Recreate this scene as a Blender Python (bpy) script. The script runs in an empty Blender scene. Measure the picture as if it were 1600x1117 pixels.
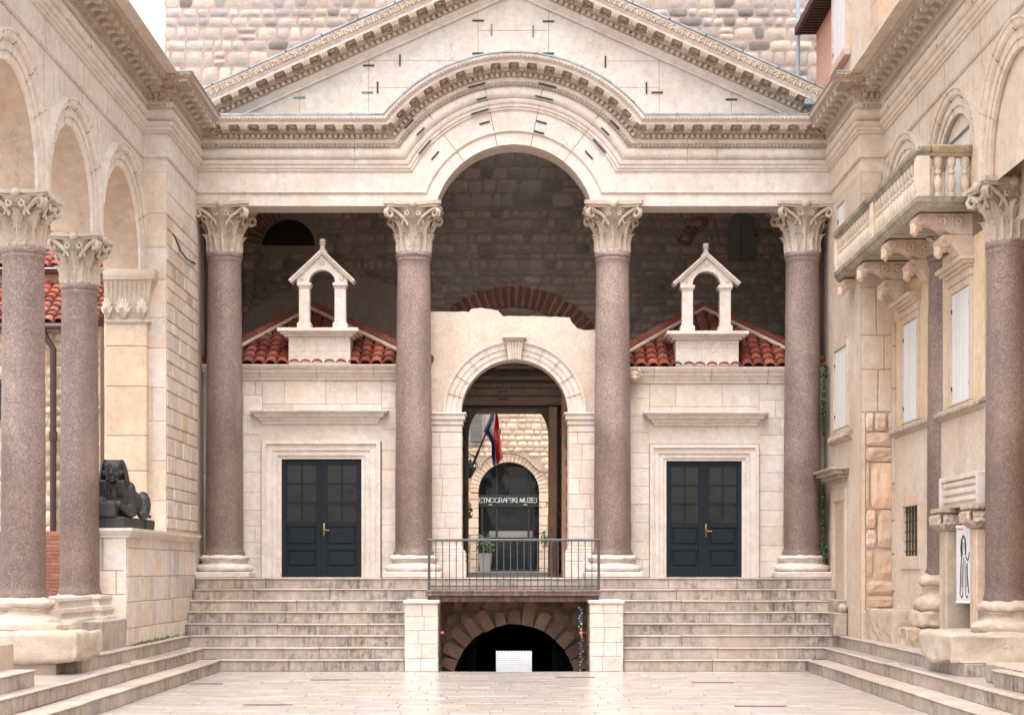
import bpy, bmesh, math, random
from math import sin, cos, pi, radians, sqrt, atan2, acos, asin
from mathutils import Vector, Matrix, noise as mnoise
random.seed(7)
scene = bpy.context.scene
COL = scene.collection

# ------------------------------------------------------------------ camera, sky, sun, exposure
EYE = 1.6
F = 2660.0
cam_d = bpy.data.cameras.new('camera'); cam = bpy.data.objects.new('camera', cam_d); COL.objects.link(cam)
cam.location = (0, 0, EYE); cam.rotation_euler = (radians(90), 0, 0)
cam_d.sensor_width = 36; cam_d.sensor_fit = 'HORIZONTAL'; cam_d.lens = F / 1600 * 36
cam_d.shift_x = -3 / 1600; cam_d.shift_y = (888 - 558.5) / 1600
cam_d.clip_start = 0.1; cam_d.clip_end = 600
scene.camera = cam

SUN_EL, SUN_AZ = 70, 186          # azimuth measured clockwise from +Y
world = bpy.data.worlds.new('World'); scene.world = world; world.use_nodes = True
wn = world.node_tree; wn.nodes.clear()
wo = wn.nodes.new('ShaderNodeOutputWorld'); bg = wn.nodes.new('ShaderNodeBackground')
sky = wn.nodes.new('ShaderNodeTexSky'); sky.sky_type = 'NISHITA'; sky.sun_disc = False
sky.sun_elevation = radians(SUN_EL); sky.sun_rotation = radians(SUN_AZ)
sky.air_density = 1.0; sky.dust_density = 3.0; sky.ozone_density = 1.0
hs = wn.nodes.new('ShaderNodeHueSaturation'); hs.inputs['Saturation'].default_value = 0.12; hs.inputs['Value'].default_value = 1.0
wn.links.new(sky.outputs[0], hs.inputs['Color']); wn.links.new(hs.outputs[0], bg.inputs['Color'])
bg.inputs['Strength'].default_value = 0.15
wn.links.new(bg.outputs[0], wo.inputs['Surface'])
sun_d = bpy.data.lights.new('sun', 'SUN'); sun_d.energy = 1.3; sun_d.angle = radians(60); sun_d.color = (1, 0.965, 0.925)
sun = bpy.data.objects.new('sun', sun_d); COL.objects.link(sun)
az, el = radians(SUN_AZ), radians(SUN_EL)
sdir = Vector((sin(az) * cos(el), cos(az) * cos(el), sin(el)))
sun.rotation_euler = sdir.to_track_quat('Z', 'Y').to_euler(); sun.location = (0, 10, 40)
vs = scene.view_settings; vs.view_transform = 'Standard'; vs.look = 'None'; vs.gamma = 1; vs.exposure = 1.66
scene.render.engine = 'CYCLES'
scene.cycles.max_bounces = 8; scene.cycles.diffuse_bounces = 5; scene.cycles.glossy_bounces = 3
scene.cycles.use_denoising = True

# ------------------------------------------------------------------ helpers
X, Y, Z = Vector((1, 0, 0)), Vector((0, 1, 0)), Vector((0, 0, 1))

def P(px, py, y):
    """pixel of the photograph at distance y -> world point"""
    return Vector(((px - 803) * y / F, y, EYE + (888 - py) * y / F))

class MB:
    def __init__(s): s.v = []; s.f = []; s.t = []; s.m = []
    def add(s, vs, fs, tint=(1, 1, 1), mi=0):
        n = len(s.v); s.v.extend([tuple(p) for p in vs]); s.t.extend([tint] * len(vs))
        s.f.extend([tuple(i + n for i in f) for f in fs]); s.m.extend([mi] * len(fs))
    def quad(s, a, b, c, d, tint=(1, 1, 1), mi=0): s.add([a, b, c, d], [(0, 1, 2, 3)], tint, mi)
    def box(s, x0, x1, y0, y1, z0, z1, tint=(1, 1, 1), ch=0.0, mi=0):
        s.obox(Vector((0, 0, 0)), X, Y, Z, x0, x1, y0, y1, z0, z1, tint, ch, mi)
    def obox(s, O, U, V, W, u0, u1, v0, v1, w0, w1, tint=(1, 1, 1), ch=0.0, mi=0):
        if u0 > u1: u0, u1 = u1, u0
        if v0 > v1: v0, v1 = v1, v0
        if w0 > w1: w0, w1 = w1, w0
        if ch <= 0:
            vs = [O + U * a + V * b + W * c for c in (w0, w1) for b in (v0, v1) for a in (u0, u1)]
            s.add(vs, [(0, 1, 3, 2), (4, 6, 7, 5), (0, 4, 5, 1), (2, 3, 7, 6), (0, 2, 6, 4), (1, 5, 7, 3)], tint, mi); return
        ch = min(ch, (u1 - u0) * .45, (v1 - v0) * .45, (w1 - w0) * .45)
        vs = []; idx = {}
        lim = ((u0, u1), (v0, v1), (w0, w1))
        for i in (0, 1):
            for j in (0, 1):
                for k in (0, 1):
                    for ax in range(3):
                        c = [lim[0][i], lim[1][j], lim[2][k]]
                        sg = [1 if i == 0 else -1, 1 if j == 0 else -1, 1 if k == 0 else -1]
                        for q in range(3):
                            if q != ax: c[q] += sg[q] * ch
                        idx[(i, j, k, ax)] = len(vs); vs.append(O + U * c[0] + V * c[1] + W * c[2])
        fs = []
        for ax in range(3):
            o = [q for q in range(3) if q != ax]
            for sd in (0, 1):
                f = []
                for (p, q) in ((0, 0), (1, 0), (1, 1), (0, 1)):
                    key = [0, 0, 0]; key[ax] = sd; key[o[0]] = p; key[o[1]] = q
                    f.append(idx[(*key, ax)])
                fs.append(f)
            for p in (0, 1):
                for q in (0, 1):
                    f = []
                    for (e, a2) in ((0, o[0]), (1, o[0]), (1, o[1]), (0, o[1])):
                        key = [0, 0, 0]; key[ax] = e; key[o[0]] = p; key[o[1]] = q
                        f.append(idx[(*key, a2)])
                    fs.append(f)
        for i in (0, 1):
            for j in (0, 1):
                for k in (0, 1): fs.append([idx[(i, j, k, a)] for a in range(3)])
        s.add(vs, fs, tint, mi)
    def lathe(s, prof, c=(0, 0, 0), n=24, tint=(1, 1, 1), caps=True, a0=0, a1=2 * pi, mi=0):
        c = Vector(c); full = abs(a1 - a0 - 2 * pi) < 1e-6; m = n if full else n + 1
        vs = []
        for (r, z) in prof:
            for i in range(m):
                a = a0 + (a1 - a0) * i / n; vs.append(c + Vector((r * cos(a), r * sin(a), z)))
        fs = []
        for j in range(len(prof) - 1):
            for i in range(n):
                k = (i + 1) % m if full else i + 1
                fs.append((j * m + i, j * m + k, (j + 1) * m + k, (j + 1) * m + i))
        if caps and full:
            fs.append(tuple(reversed(range(m)))); fs.append(tuple((len(prof) - 1) * m + i for i in range(m)))
        s.add(vs, fs, tint, mi)
    def tube(s, pts, r, n=8, tint=(1, 1, 1), mi=0):
        pts = [Vector(p) for p in pts]; vs = []; N = None
        for i, p in enumerate(pts):
            d = (pts[min(i + 1, len(pts) - 1)] - pts[max(i - 1, 0)]).normalized()
            if N is None: N = d.orthogonal().normalized()
            else: N = (N - d * N.dot(d)).normalized()
            B = d.cross(N); rr = r[i] if isinstance(r, (list, tuple)) else r
            for k in range(n):
                a = 2 * pi * k / n; vs.append(p + N * rr * cos(a) + B * rr * sin(a))
        fs = [(j * n + i, j * n + (i + 1) % n, (j + 1) * n + (i + 1) % n, (j + 1) * n + i) for j in range(len(pts) - 1) for i in range(n)]
        fs.append(tuple(reversed(range(n)))); fs.append(tuple((len(pts) - 1) * n + i for i in range(n)))
        s.add(vs, fs, tint, mi)
    def ball(s, c, r, nu=10, nv=7, sc=(1, 1, 1), tint=(1, 1, 1), mi=0):
        c = Vector(c); vs = [c + Vector((0, 0, -r * sc[2]))]; fs = []
        for j in range(1, nv):
            t = pi * j / nv
            for i in range(nu):
                a = 2 * pi * i / nu; vs.append(c + Vector((r * sc[0] * sin(t) * cos(a), r * sc[1] * sin(t) * sin(a), -r * sc[2] * cos(t))))
        vs.append(c + Vector((0, 0, r * sc[2])))
        for i in range(nu): fs.append((0, 1 + (i + 1) % nu, 1 + i))
        for j in range(nv - 2):
            for i in range(nu):
                a = 1 + j * nu; fs.append((a + i, a + (i + 1) % nu, a + nu + (i + 1) % nu, a + nu + i))
        e = len(vs) - 1; a = 1 + (nv - 2) * nu
        for i in range(nu): fs.append((a + i, a + (i + 1) % nu, e))
        s.add(vs, fs, tint, mi)
    def sweep(s, rings, closed=False, tint=(1, 1, 1), capA=False, capB=False, mi=0):
        n = len(rings[0]); vs = [p for r in rings for p in r]; fs = []
        for j in range(len(rings) - 1):
            for i in range(n if closed else n - 1):
                k = (i + 1) % n; fs.append((j * n + i, j * n + k, (j + 1) * n + k, (j + 1) * n + i))
        if capA: fs.append(tuple(range(n)))
        if capB: fs.append(tuple((len(rings) - 1) * n + i for i in range(n)))
        s.add(vs, fs, tint, mi)
    def prism(s, poly, D, tint=(1, 1, 1), mi=0):
        """extrude a planar polygon of points by vector D"""
        n = len(poly); vs = [Vector(p) for p in poly] + [Vector(p) + D for p in poly]
        fs = [tuple(range(n)), tuple(reversed(range(n, 2 * n)))] + [(i, i + n, (i + 1) % n + n, (i + 1) % n) for i in range(n)]
        s.add(vs, fs, tint, mi)
    def build(s, name, mats, parent=None, smooth=None, jitter=0):
        me = bpy.data.meshes.new(name)
        off = Vector((0, 0, 0)); p = parent
        while p is not None: off += p.location; p = p.parent
        vs = s.v
        if jitter:
            out = []
            for p in vs:
                q = Vector(p); out.append(q + mnoise.noise_vector(q * 9) * jitter)
            vs = out
        me.from_pydata([(v[0] - off.x, v[1] - off.y, v[2] - off.z) for v in vs], [], s.f)
        if not isinstance(mats, (list, tuple)): mats = [mats]
        for m in mats: me.materials.append(m)
        me.polygons.foreach_set('material_index', s.m)
        at = me.color_attributes.new('tint', 'FLOAT_COLOR', 'POINT')
        buf = []
        for t in s.t: buf.extend((t[0], t[1], t[2], 1.0))
        at.data.foreach_set('color', buf)
        if smooth:
            me.polygons.foreach_set('use_smooth', [True] * len(me.polygons))
            me.update(); me.set_sharp_from_angle(angle=radians(smooth))
        me.update()
        o = bpy.data.objects.new(name, me); COL.objects.link(o)
        if parent is not None: o.parent = parent
        return o

def tag(o, label=None, cat=None, group=None, kind=None):
    if label: o['label'] = label
    if cat: o['category'] = cat
    if group: o['group'] = group
    if kind: o['kind'] = kind
    return o

def thing(name, label, cat, loc=(0, 0, 0), group=None):
    o = bpy.data.objects.new(name, None); COL.objects.link(o); o.location = loc; o.empty_display_size = .2
    return tag(o, label, cat, group)

def dup(o, parent=None):
    c = o.copy(); COL.objects.link(c); c.parent = parent
    for ch in [k for k in COL.objects if k.parent == o]: dup(ch, c)
    return c

R = random.Random(11)
def jt(a=.06, base=(1, 1, 1)):
    k = 1 + R.uniform(-a, a); w = R.uniform(-a, a) * .35
    return (base[0] * k * (1 + w * .3), base[1] * k, base[2] * k * (1 - w))

def pick(pal):
    x = R.random() * sum(p[1] for p in pal)
    for c, w in pal:
        x -= w
        if x <= 0: return c
    return pal[0][0]

def masonry(mb, O, U, V, W, w, h, course=(.25, .35), width=(.4, .8), gap=.006, depth=.05, proud=.004, tint=.06, ch=.006, pal=None, hole=None, mortar=(.62, .56, .5), flat=True):
    """coursed ashlar: chamfered blocks over a mortar sheet"""
    if flat and hole is None: mb.quad(O - W * .006, O + U * w - W * .006, O + U * w + V * h - W * .006, O + V * h - W * .006, mortar)
    v = 0
    while v < h - 1e-4:
        c = R.uniform(*course)
        if h - v - c < course[0] * .6: c = h - v
        c = min(c, h - v); u = -R.uniform(0, width[0] * .7)
        while u < w - 1e-4:
            b = R.uniform(*width)
            if w - u - b < width[0] * .35: b = w - u
            a0, a1 = max(u, 0), min(u + b, w)
            if a1 - a0 > .03 and not (hole and hole(a0, a1, v, v + c)):
                t = jt(tint, pick(pal) if pal else (1, 1, 1))
                mb.obox(O, U, V, W, a0 + gap / 2, a1 - gap / 2, v + gap / 2, v + c - gap / 2, -depth, R.uniform(0, proud), t, ch)
            u += b
        v += c

def rubble(mb, O, U, V, W, w, h, course=(.2, .36), width=(.2, .5), gap=.03, depth=.1, amp=.03, pal=None, hole=None, tint=.12, cr=.04, ex=4):
    """rough stones, each a bulged patch with wandering edges"""
    v = 0; seed = R.uniform(0, 100)
    while v < h - 1e-4:
        c = R.uniform(*course)
        if h - v - c < course[0] * .6: c = h - v
        c = min(c, h - v); u = -R.uniform(0, width[0])
        while u < w:
            b = R.uniform(*width); a0, a1 = max(u, 0), min(u + b, w)
            rows = 2 if (R.random() < .14 and c > .25) else 1
            for rr in range(rows):
                v0 = v + c * rr / rows; v1 = v + c * (rr + 1) / rows
                if a1 - a0 > .06 and not (hole and hole(a0, a1, v0, v1)):
                    n, m = 6, 5; vs = []; t = jt(tint, pick(pal) if pal else (1, 1, 1)); bul = R.uniform(.4, 1.2) * amp; g = gap * R.uniform(.6, 1.3) / 2
                    jx = [R.uniform(-.5, .5) * gap for _ in range(8)]
                    for j in range(m):
                        for i in range(n):
                            s_, q = i / (n - 1), j / (m - 1)
                            # rounded corners
                            uu = (a0 + g) + (a1 - a0 - 2 * g) * s_; vv = (v0 + g) + (v1 - v0 - 2 * g) * q
                            cx, cy = abs(2 * s_ - 1), abs(2 * q - 1)
                            if cx > .99 and cy > .99:
                                uu += (.5 - s_) * cr; vv += (.5 - q) * cr
                            uu += (jx[0] * (1 - s_) * (1 - q) + jx[1] * s_ * (1 - q) + jx[2] * s_ * q + jx[3] * (1 - s_) * q)
                            vv += (jx[4] * (1 - s_) * (1 - q) + jx[5] * s_ * (1 - q) + jx[6] * s_ * q + jx[7] * (1 - s_) * q)
                            e = max(cx, cy)
                            dz = bul * (1 - e ** ex) * (.5 if ex > 5 else 1) + (.55 if ex > 5 else .35) * amp * mnoise.noise(Vector((uu * 9 + seed, vv * 9, a0 * 3)))
                            if e > .99: dz = -gap * .5
                            vs.append(O + U * uu + V * vv + W * dz)
                    fs = [(j * n + i, j * n + i + 1, (j + 1) * n + i + 1, (j + 1) * n + i) for j in range(m - 1) for i in range(n - 1)]
                    mb.add(vs, fs, t)
            u += b
        v += c

def worn(mb, x0, x1, y0, y1, z0, z1, r=.06, amp=.03, n=12, tint=(1, 1, 1), seed=0):
    """a weathered block: rounded arrises, pitted and chipped faces"""
    lo, hi = Vector((x0, y0, z0)), Vector((x1, y1, z1)); c = (lo + hi) / 2; hd = (hi - lo) / 2; r = min(r, min(hd) * .8)
    for ax in range(3):
        a, b = [q for q in range(3) if q != ax]
        for sg in (-1, 1):
            vs = []
            for j in range(n + 1):
                for i in range(n + 1):
                    p = Vector((0, 0, 0)); p[ax] = sg * hd[ax]; p[a] = (2 * i / n - 1) * hd[a]; p[b] = (2 * j / n - 1) * hd[b]
                    q = Vector([max(-hd[k] + r, min(hd[k] - r, p[k])) for k in range(3)]); d = p - q
                    if d.length > 1e-6: p = q + d.normalized() * r
                    w = c + p; k = mnoise.noise(w * 3.2 + Vector((seed, 0, 0))) + .6 * mnoise.noise(w * 8 + Vector((seed, 3, 0))); k2 = min(0, mnoise.noise(w * 2 + Vector((0, seed, 5))) - .12) * 2.2
                    vs.append(w + (d.normalized() if d.length > 1e-6 else Vector((0, 0, 0))) * (amp * .5 * k + amp * k2))
            mb.add(vs, [(j * (n + 1) + i, j * (n + 1) + i + 1, (j + 1) * (n + 1) + i + 1, (j + 1) * (n + 1) + i) for j in range(n) for i in range(n)], tint)

def panel(mb, O, U, V, W, w, h, holes=(), depth=.15, tint=(1, 1, 1)):
    """flat wall face with rectangular openings (u0,u1,v0,v1) and reveals"""
    us = sorted({0, w, *[k for q in holes for k in q[:2]]}); vs = sorted({0, h, *[k for q in holes for k in q[2:]]})
    pt = lambda a, b, c=0: O + U * a + V * b + W * c
    for i in range(len(us) - 1):
        for j in range(len(vs) - 1):
            cu, cv = (us[i] + us[i + 1]) / 2, (vs[j] + vs[j + 1]) / 2
            if any(q[0] < cu < q[1] and q[2] < cv < q[3] for q in holes): continue
            mb.quad(pt(us[i], vs[j]), pt(us[i + 1], vs[j]), pt(us[i + 1], vs[j + 1]), pt(us[i], vs[j + 1]), tint)
    for (a, b, c, d) in holes:
        for (p, q, r_, s_) in ((a, c, b, c), (b, c, b, d), (b, d, a, d), (a, d, a, c)):
            mb.quad(pt(p, q), pt(r_, s_), pt(r_, s_, -depth), pt(p, q, -depth), tint)

# ------------------------------------------------------------------ materials
def nodes(name):
    m = bpy.data.materials.new(name); m.use_nodes = True; nt = m.node_tree; nt.nodes.clear()
    out = nt.nodes.new('ShaderNodeOutputMaterial'); b = nt.nodes.new('ShaderNodeBsdfPrincipled'); nt.links.new(b.outputs[0], out.inputs[0])
    return m, nt, b

class G:
    """tiny node-graph helper"""
    def __init__(s, nt): s.nt = nt; s.pos = nt.nodes.new('ShaderNodeNewGeometry').outputs['Position']
    def n(s, t): return s.nt.nodes.new(t)
    def l(s, a, b): s.nt.links.new(a, b)
    def map(s, sc): 
        m = s.n('ShaderNodeMapping'); m.inputs['Scale'].default_value = sc; s.l(s.pos, m.inputs['Vector']); return m.outputs[0]
    def noise(s, scale, detail=4, rough=.55, vec=None, dist=0):
        k = s.n('ShaderNodeTexNoise'); k.inputs['Scale'].default_value = scale; k.inputs['Detail'].default_value = detail
        k.inputs['Roughness'].default_value = rough; k.inputs['Distortion'].default_value = dist; s.l(vec or s.pos, k.inputs['Vector']); return k.outputs['Fac']
    def ramp(s, fac, a, b, ca=(0, 0, 0), cb=(1, 1, 1)):
        k = s.n('ShaderNodeValToRGB'); k.color_ramp.elements[0].position = a; k.color_ramp.elements[1].position = b
        k.color_ramp.elements[0].color = (*ca, 1); k.color_ramp.elements[1].color = (*cb, 1); s.l(fac, k.inputs[0]); return k.outputs[0]
    def mix(s, fac, a, b, mode='MIX'):
        k = s.n('ShaderNodeMix'); k.data_type = 'RGBA'; k.blend_type = mode
        for sock, v in ((k.inputs['Factor'], fac), (k.inputs['A'], a), (k.inputs['B'], b)):
            pass
        ins = [i for i in k.inputs if i.name == 'Factor' and i.type == 'VALUE'][0]
        A = [i for i in k.inputs if i.name == 'A' and i.type == 'RGBA'][0]; B = [i for i in k.inputs if i.name == 'B' and i.type == 'RGBA'][0]
        for sock, v in ((ins, fac), (A, a), (B, b)):
            if isinstance(v, (int, float)): sock.default_value = v
            elif isinstance(v, tuple): sock.default_value = (*v, 1)
            else: s.l(v, sock)
        return [o for o in k.outputs if o.type == 'RGBA'][0]
    def math(s, op, a, b=0.0):
        k = s.n('ShaderNodeMath'); k.operation = op
        for i, v in enumerate((a, b)):
            if isinstance(v, (int, float)): k.inputs[i].default_value = v
            else: s.l(v, k.inputs[i])
        return k.outputs[0]
    def tint(s):
        k = s.n('ShaderNodeAttribute'); k.attribute_name = 'tint'; return k.outputs['Color']
    def bump(s, b, h, strength, dist=.01):
        k = s.n('ShaderNodeBump'); k.inputs['Strength'].default_value = strength; k.inputs['Distance'].default_value = dist
        s.l(h, k.inputs['Height']); s.l(k.outputs[0], b.inputs['Normal'])

def stone(name, ca, cb, patina=(.5, .33, .18), pat=.25, stain=(.12, .1, .09), streak=0.0, spots=.25, bump=.35, rough=.75, mottle=8, crust=.4, patscale=.9, relief=0):
    m, nt, b = nodes(name); g = G(nt)
    c = g.mix(g.ramp(g.noise(1.1, 6, .6), .35, .68), ca, cb)
    f = g.ramp(g.noise(mottle, 6, .7), .3, .75, (.80, .78, .76), (1.1, 1.1, 1.1)); c = g.mix(1, c, f, 'MULTIPLY')
    f2 = g.ramp(g.noise(70, 3, .7), .3, .8, (.86, .85, .84), (1.07, 1.07, 1.07)); c = g.mix(1, c, f2, 'MULTIPLY')
    pm = g.math('MULTIPLY', g.ramp(g.noise(patscale, 7, .65, dist=.6), .48, .72), pat); c = g.mix(pm, c, patina)
    # rain wash: faint vertical runs
    rw = g.math('MULTIPLY', g.ramp(g.noise(1, 5, .6, g.map((5, 5, .7)), 1.2), .50, .78), .20); c = g.mix(rw, c, tuple(k * .66 for k in cb))
    # grey crust in patches and hairline cracks
    gc = g.math('MULTIPLY', g.ramp(g.noise(2.4, 8, .72, dist=.4), .52, .74), crust); c = g.mix(gc, c, tuple(k * .55 for k in cb))
    ck = g.math('ABSOLUTE', g.math('SUBTRACT', g.noise(1.5, 4, .6), .5)); ck = g.math('MULTIPLY', g.ramp(ck, .0, .006, (1, 1, 1), (0, 0, 0)), g.math('MULTIPLY', g.ramp(g.noise(1.1, 2, .5, g.map((1.3, 1.1, .9))), .52, .6), .5)); c = g.mix(ck, c, tuple(k * .35 for k in cb))
    if spots:
        sp = g.math('MULTIPLY', g.ramp(g.noise(26, 5, .75), .66, .78), spots); c = g.mix(sp, c, stain)
    if streak:
        n1 = g.noise(1, 7, .78, g.map((13, 13, 1.4)), .3); n2 = g.ramp(g.noise(.8, 5, .7), .36, .60)
        geo = g.n('ShaderNodeNewGeometry'); sx = g.n('ShaderNodeSeparateXYZ'); g.l(geo.outputs['True Normal'], sx.inputs[0])
        up = g.math('SUBTRACT', 1.0, g.math('ABSOLUTE', sx.outputs['Z'])); up = g.ramp(up, .2, .8)
        k = g.math('MULTIPLY', g.math('MULTIPLY', g.math('MULTIPLY', g.ramp(n1, .36, .60), g.ramp(g.noise(6, 7, .75), .34, .54)), n2), g.math('MULTIPLY', up, streak)); c = g.mix(k, c, stain)
    c = g.mix(1, c, g.tint(), 'MULTIPLY')
    g.l(c, b.inputs['Base Color']); b.inputs['Roughness'].default_value = rough
    h = g.math('ADD', g.noise(mottle * 3, 6, .75), g.math('MULTIPLY', g.noise(110, 3, .7), .5))
    if relief:
        vo = g.n('ShaderNodeTexVoronoi'); vo.inputs['Scale'].default_value = relief; g.l(g.pos, vo.inputs['Vector']); h = g.math('ADD', h, g.math('MULTIPLY', vo.outputs['Distance'], 2.2))
    g.bump(b, h, bump, .03 if relief else .02)
    return m

def granite(name, base, dark, light, rough=.55):
    m, nt, b = nodes(name); g = G(nt)
    c = g.mix(g.ramp(g.noise(.7, 6, .65, dist=.5), .36, .64), tuple(k * .62 for k in base), base)
    vo = g.n('ShaderNodeTexVoronoi'); vo.inputs['Scale'].default_value = 72; g.l(g.pos, vo.inputs['Vector'])
    sv = g.n('ShaderNodeSeparateColor'); g.l(vo.outputs['Color'], sv.inputs[0])
    c = g.mix(g.math('MULTIPLY', g.ramp(sv.outputs[0], .62, .72), .6), c, light); c = g.mix(g.math('MULTIPLY', g.ramp(sv.outputs[1], .70, .8), .7), c, dark)
    c = g.mix(g.math('MULTIPLY', g.ramp(g.noise(95, 3, .7), .5, .7), .4), c, dark)
    c = g.mix(g.math('MULTIPLY', g.ramp(g.noise(1.7, 7, .7, g.map((2.5, 2.5, .6)), .8), .52, .74), .45), c, tuple(k * .5 for k in base))
    c = g.mix(g.math('MULTIPLY', g.ramp(g.noise(2.3, 7, .7, dist=1), .58, .74), .35), c, light)
    vn = g.math('ABSOLUTE', g.math('SUBTRACT', g.noise(1.2, 5, .65, dist=.8), .5)); vn = g.math('MULTIPLY', g.ramp(vn, .0, .012, (1, 1, 1), (0, 0, 0)), .4); c = g.mix(vn, c, tuple(k * .4 for k in base))
    st = g.math('MULTIPLY', g.ramp(g.noise(1, 6, .7, g.map((5, 5, .35)), .5), .50, .72), .5); c = g.mix(st, c, tuple(k * .55 for k in base))
    c = g.mix(1, c, g.tint(), 'MULTIPLY'); g.l(c, b.inputs['Base Color']); b.inputs['Roughness'].default_value = rough
    g.bump(b, g.math('ADD', g.noise(40, 6, .75), g.noise(9, 5, .7)), .35, .015)
    return m

def paint(name, col, rough=.5, var=.15, scale=6, bump=.05, metal=0, streak=0, dirt=None, spec=.5):
    m, nt, b = nodes(name); g = G(nt); b.inputs['Specular IOR Level'].default_value = spec
    c = g.mix(g.ramp(g.noise(scale, 6, .65), .3, .7), tuple(k * (1 - var) for k in col), tuple(min(1, k * (1 + var)) for k in col))
    if streak: c = g.mix(g.math('MULTIPLY', g.ramp(g.noise(1, 5, .7, g.map((14, 14, .8))), .5, .72), streak), c, dirt or tuple(k * .4 for k in col))
    c = g.mix(1, c, g.tint(), 'MULTIPLY')
    g.l(c, b.inputs['Base Color']); b.inputs['Roughness'].default_value = rough; b.inputs['Metallic'].default_value = metal
    g.bump(b, g.noise(scale * 8, 5, .7), bump, .01)
    return m

M = {}
M['lime'] = stone('limestone', (.71, .645, .60), (.635, .56, .51), (.56, .39, .27), .44, spots=.22, patscale=1.5, crust=.5)
M['carved'] = stone('carved_limestone', (.72, .58, .475), (.60, .465, .365), (.50, .31, .20), .3, relief=20, spots=.35, bump=.9, mottle=22)
M['capital'] = stone('weathered_capital', (.69, .60, .52), (.58, .48, .39), (.55, .37, .23), .4, spots=.35, bump=.9, mottle=18)
M['ashlar'] = stone('ashlar_limestone', (.71, .64, .59), (.64, .56, .505), (.60, .41, .27), .50, spots=.25, patscale=1.3, crust=.5)
M['warm'] = stone('warm_limestone', (.69, .57, .475), (.61, .475, .37), (.58, .35, .20), .5, spots=.2, bump=.5)
M['rough'] = stone('rough_limestone', (.67, .565, .475), (.53, .42, .335), (.5, .33, .21), .4, spots=.45, bump=1.0, mottle=5)
M['step'] = stone('step_limestone', (.545, .47, .42), (.43, .365, .32), (.46, .34, .25), .3, stain=(.055, .045, .040), streak=1.0, spots=.35, crust=.5, bump=.35, rough=.5)
M['pave'] = stone('paving_limestone', (.50, .445, .41), (.43, .38, .35), (.40, .345, .31), .3, spots=.2, bump=.07, rough=.24, mottle=4)
M['plaster'] = stone('sand_plaster', (.70, .605, .53), (.60, .485, .395), (.46, .31, .21), .6, spots=.15, bump=.3, mottle=14)
M['ochre'] = stone('ochre_plaster', (.76, .63, .48), (.71, .52, .32), (.66, .37, .13), .85, spots=.12, bump=.3, patscale=.6)
M['orange'] = stone('orange_plaster', (.68, .45, .33), (.62, .39, .27), (.66, .50, .40), .5, spots=.05, bump=.25)
M['tower'] = stone('tower_masonry', (.43, .395, .37), (.33, .30, .28), (.36, .28, .22), .25, stain=(.05, .045, .045), spots=.6, bump=1.0, mottle=7, rough=.9)
M['mortar'] = stone('old_mortar', (.50, .40, .345), (.40, .31, .265), (.4, .27, .18), .3, spots=.25, bump=.9, mottle=18, rough=.95)
M['museum'] = stone('pale_masonry', (.70, .59, .48), (.62, .50, .39), (.55, .36, .2), .35, spots=.2, bump=.7, mottle=10)
M['dark_stone'] = stone('shaded_dark_masonry', (.17, .125, .095), (.10, .075, .06), (.2, .13, .08), .3, spots=.5, bump=.9, mottle=7, rough=.95)  # dark stone: the cellar's darkness is put into this colour
M['dark'] = paint('dark_interior', (.012, .011, .010), .9, .1)
M['granite'] = granite('pink_granite', (.285, .206, .180), (.125, .095, .083), (.375, .285, .255))
M['porphyry'] = granite('grey_granite', (.25, .175, .15), (.11, .082, .072), (.33, .243, .213))
M['tile'] = stone('terracotta_tile', (.30, .075, .045), (.20, .052, .035), (.5, .26, .16), .4, stain=(.06, .04, .03), spots=.5, bump=.5, mottle=9, rough=.8)
M['brick'] = stone('old_brick', (.33, .13, .085), (.24, .09, .06), (.4, .2, .13), .3, spots=.4, bump=.7, mottle=14)
M['lead'] = paint('lead_flashing', (.25, .27, .29), .45, .3, 5, .2, .4)
M['iron'] = paint('dark_iron', (.02, .022, .022), .6, .3, 20)
M['verdigris'] = paint('verdigris_bronze', (.10, .22, .19), .7, .5, 25)
M['rail'] = paint('grey_railing', (.075, .078, .08), .45, .15, 12, .05, .5)
M['rust'] = paint('rusty_beam', (.13, .08, .066), .8, .45, 5, .4, 0, .9, (.28, .21, .18))
M['door'] = paint('petrol_paint', (.0055, .0098, .0138), .5, .14, 3, .06, spec=.22)
M['shutter'] = paint('white_shutter', (.66, .66, .66), .55, .04, 3, .03, 0, .15, (.45, .42, .38))
M['greyshutter'] = paint('grey_shutter', (.22, .21, .21), .6, .1)
M['eave'] = paint('dark_timber', (.06, .035, .03), .8, .4, 8, .3)
M['brass'] = paint('aged_brass', (.24, .15, .06), .45, .2, 10, .05, .9)
M['white'] = paint('white_sheet', (.84, .84, .84), .6, .05)
M['red'] = paint('red_cloth', (.66, .035, .045), .8, .1); M['wht'] = paint('white_cloth', (.85, .83, .83), .8, .05); M['blue'] = paint('blue_cloth', (.03, .10, .32), .8, .1)
M['basalt'] = paint('black_granite', (.032, .030, .031), .5, .35, 16, .35)
M['pipe'] = paint('brown_pipe', (.05, .026, .024), .45, .1)
M['greypipe'] = paint('grey_pipe', (.36, .40, .45), .45, .1)
M['leaf'] = paint('leaf_green', (.05, .10, .025), .6, .5, 30)
M['ink'] = paint('black_ink', (.03, .03, .035), .7, .1); M['greyink'] = paint('grey_ink', (.36, .34, .36), .7, .1); M['redink'] = paint('red_ink', (.5, .08, .07), .7, .1)
M['paper'] = paint('printed_vinyl', (.62, .59, .60), .6, .06, 4)
M['letter'] = paint('white_letter', (.75, .73, .70), .6, .05)
M['drain'] = paint('drain_iron', (.06, .055, .05), .8, .2)
M['cable'] = paint('black_cable', (.03, .026, .025), .6, .1)
m_, nt_, b_ = nodes('window_glass'); b_.inputs['Base Color'].default_value = (.013, .014, .014, 1); b_.inputs['Roughness'].default_value = .05; b_.inputs['Specular IOR Level'].default_value = .28
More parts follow.
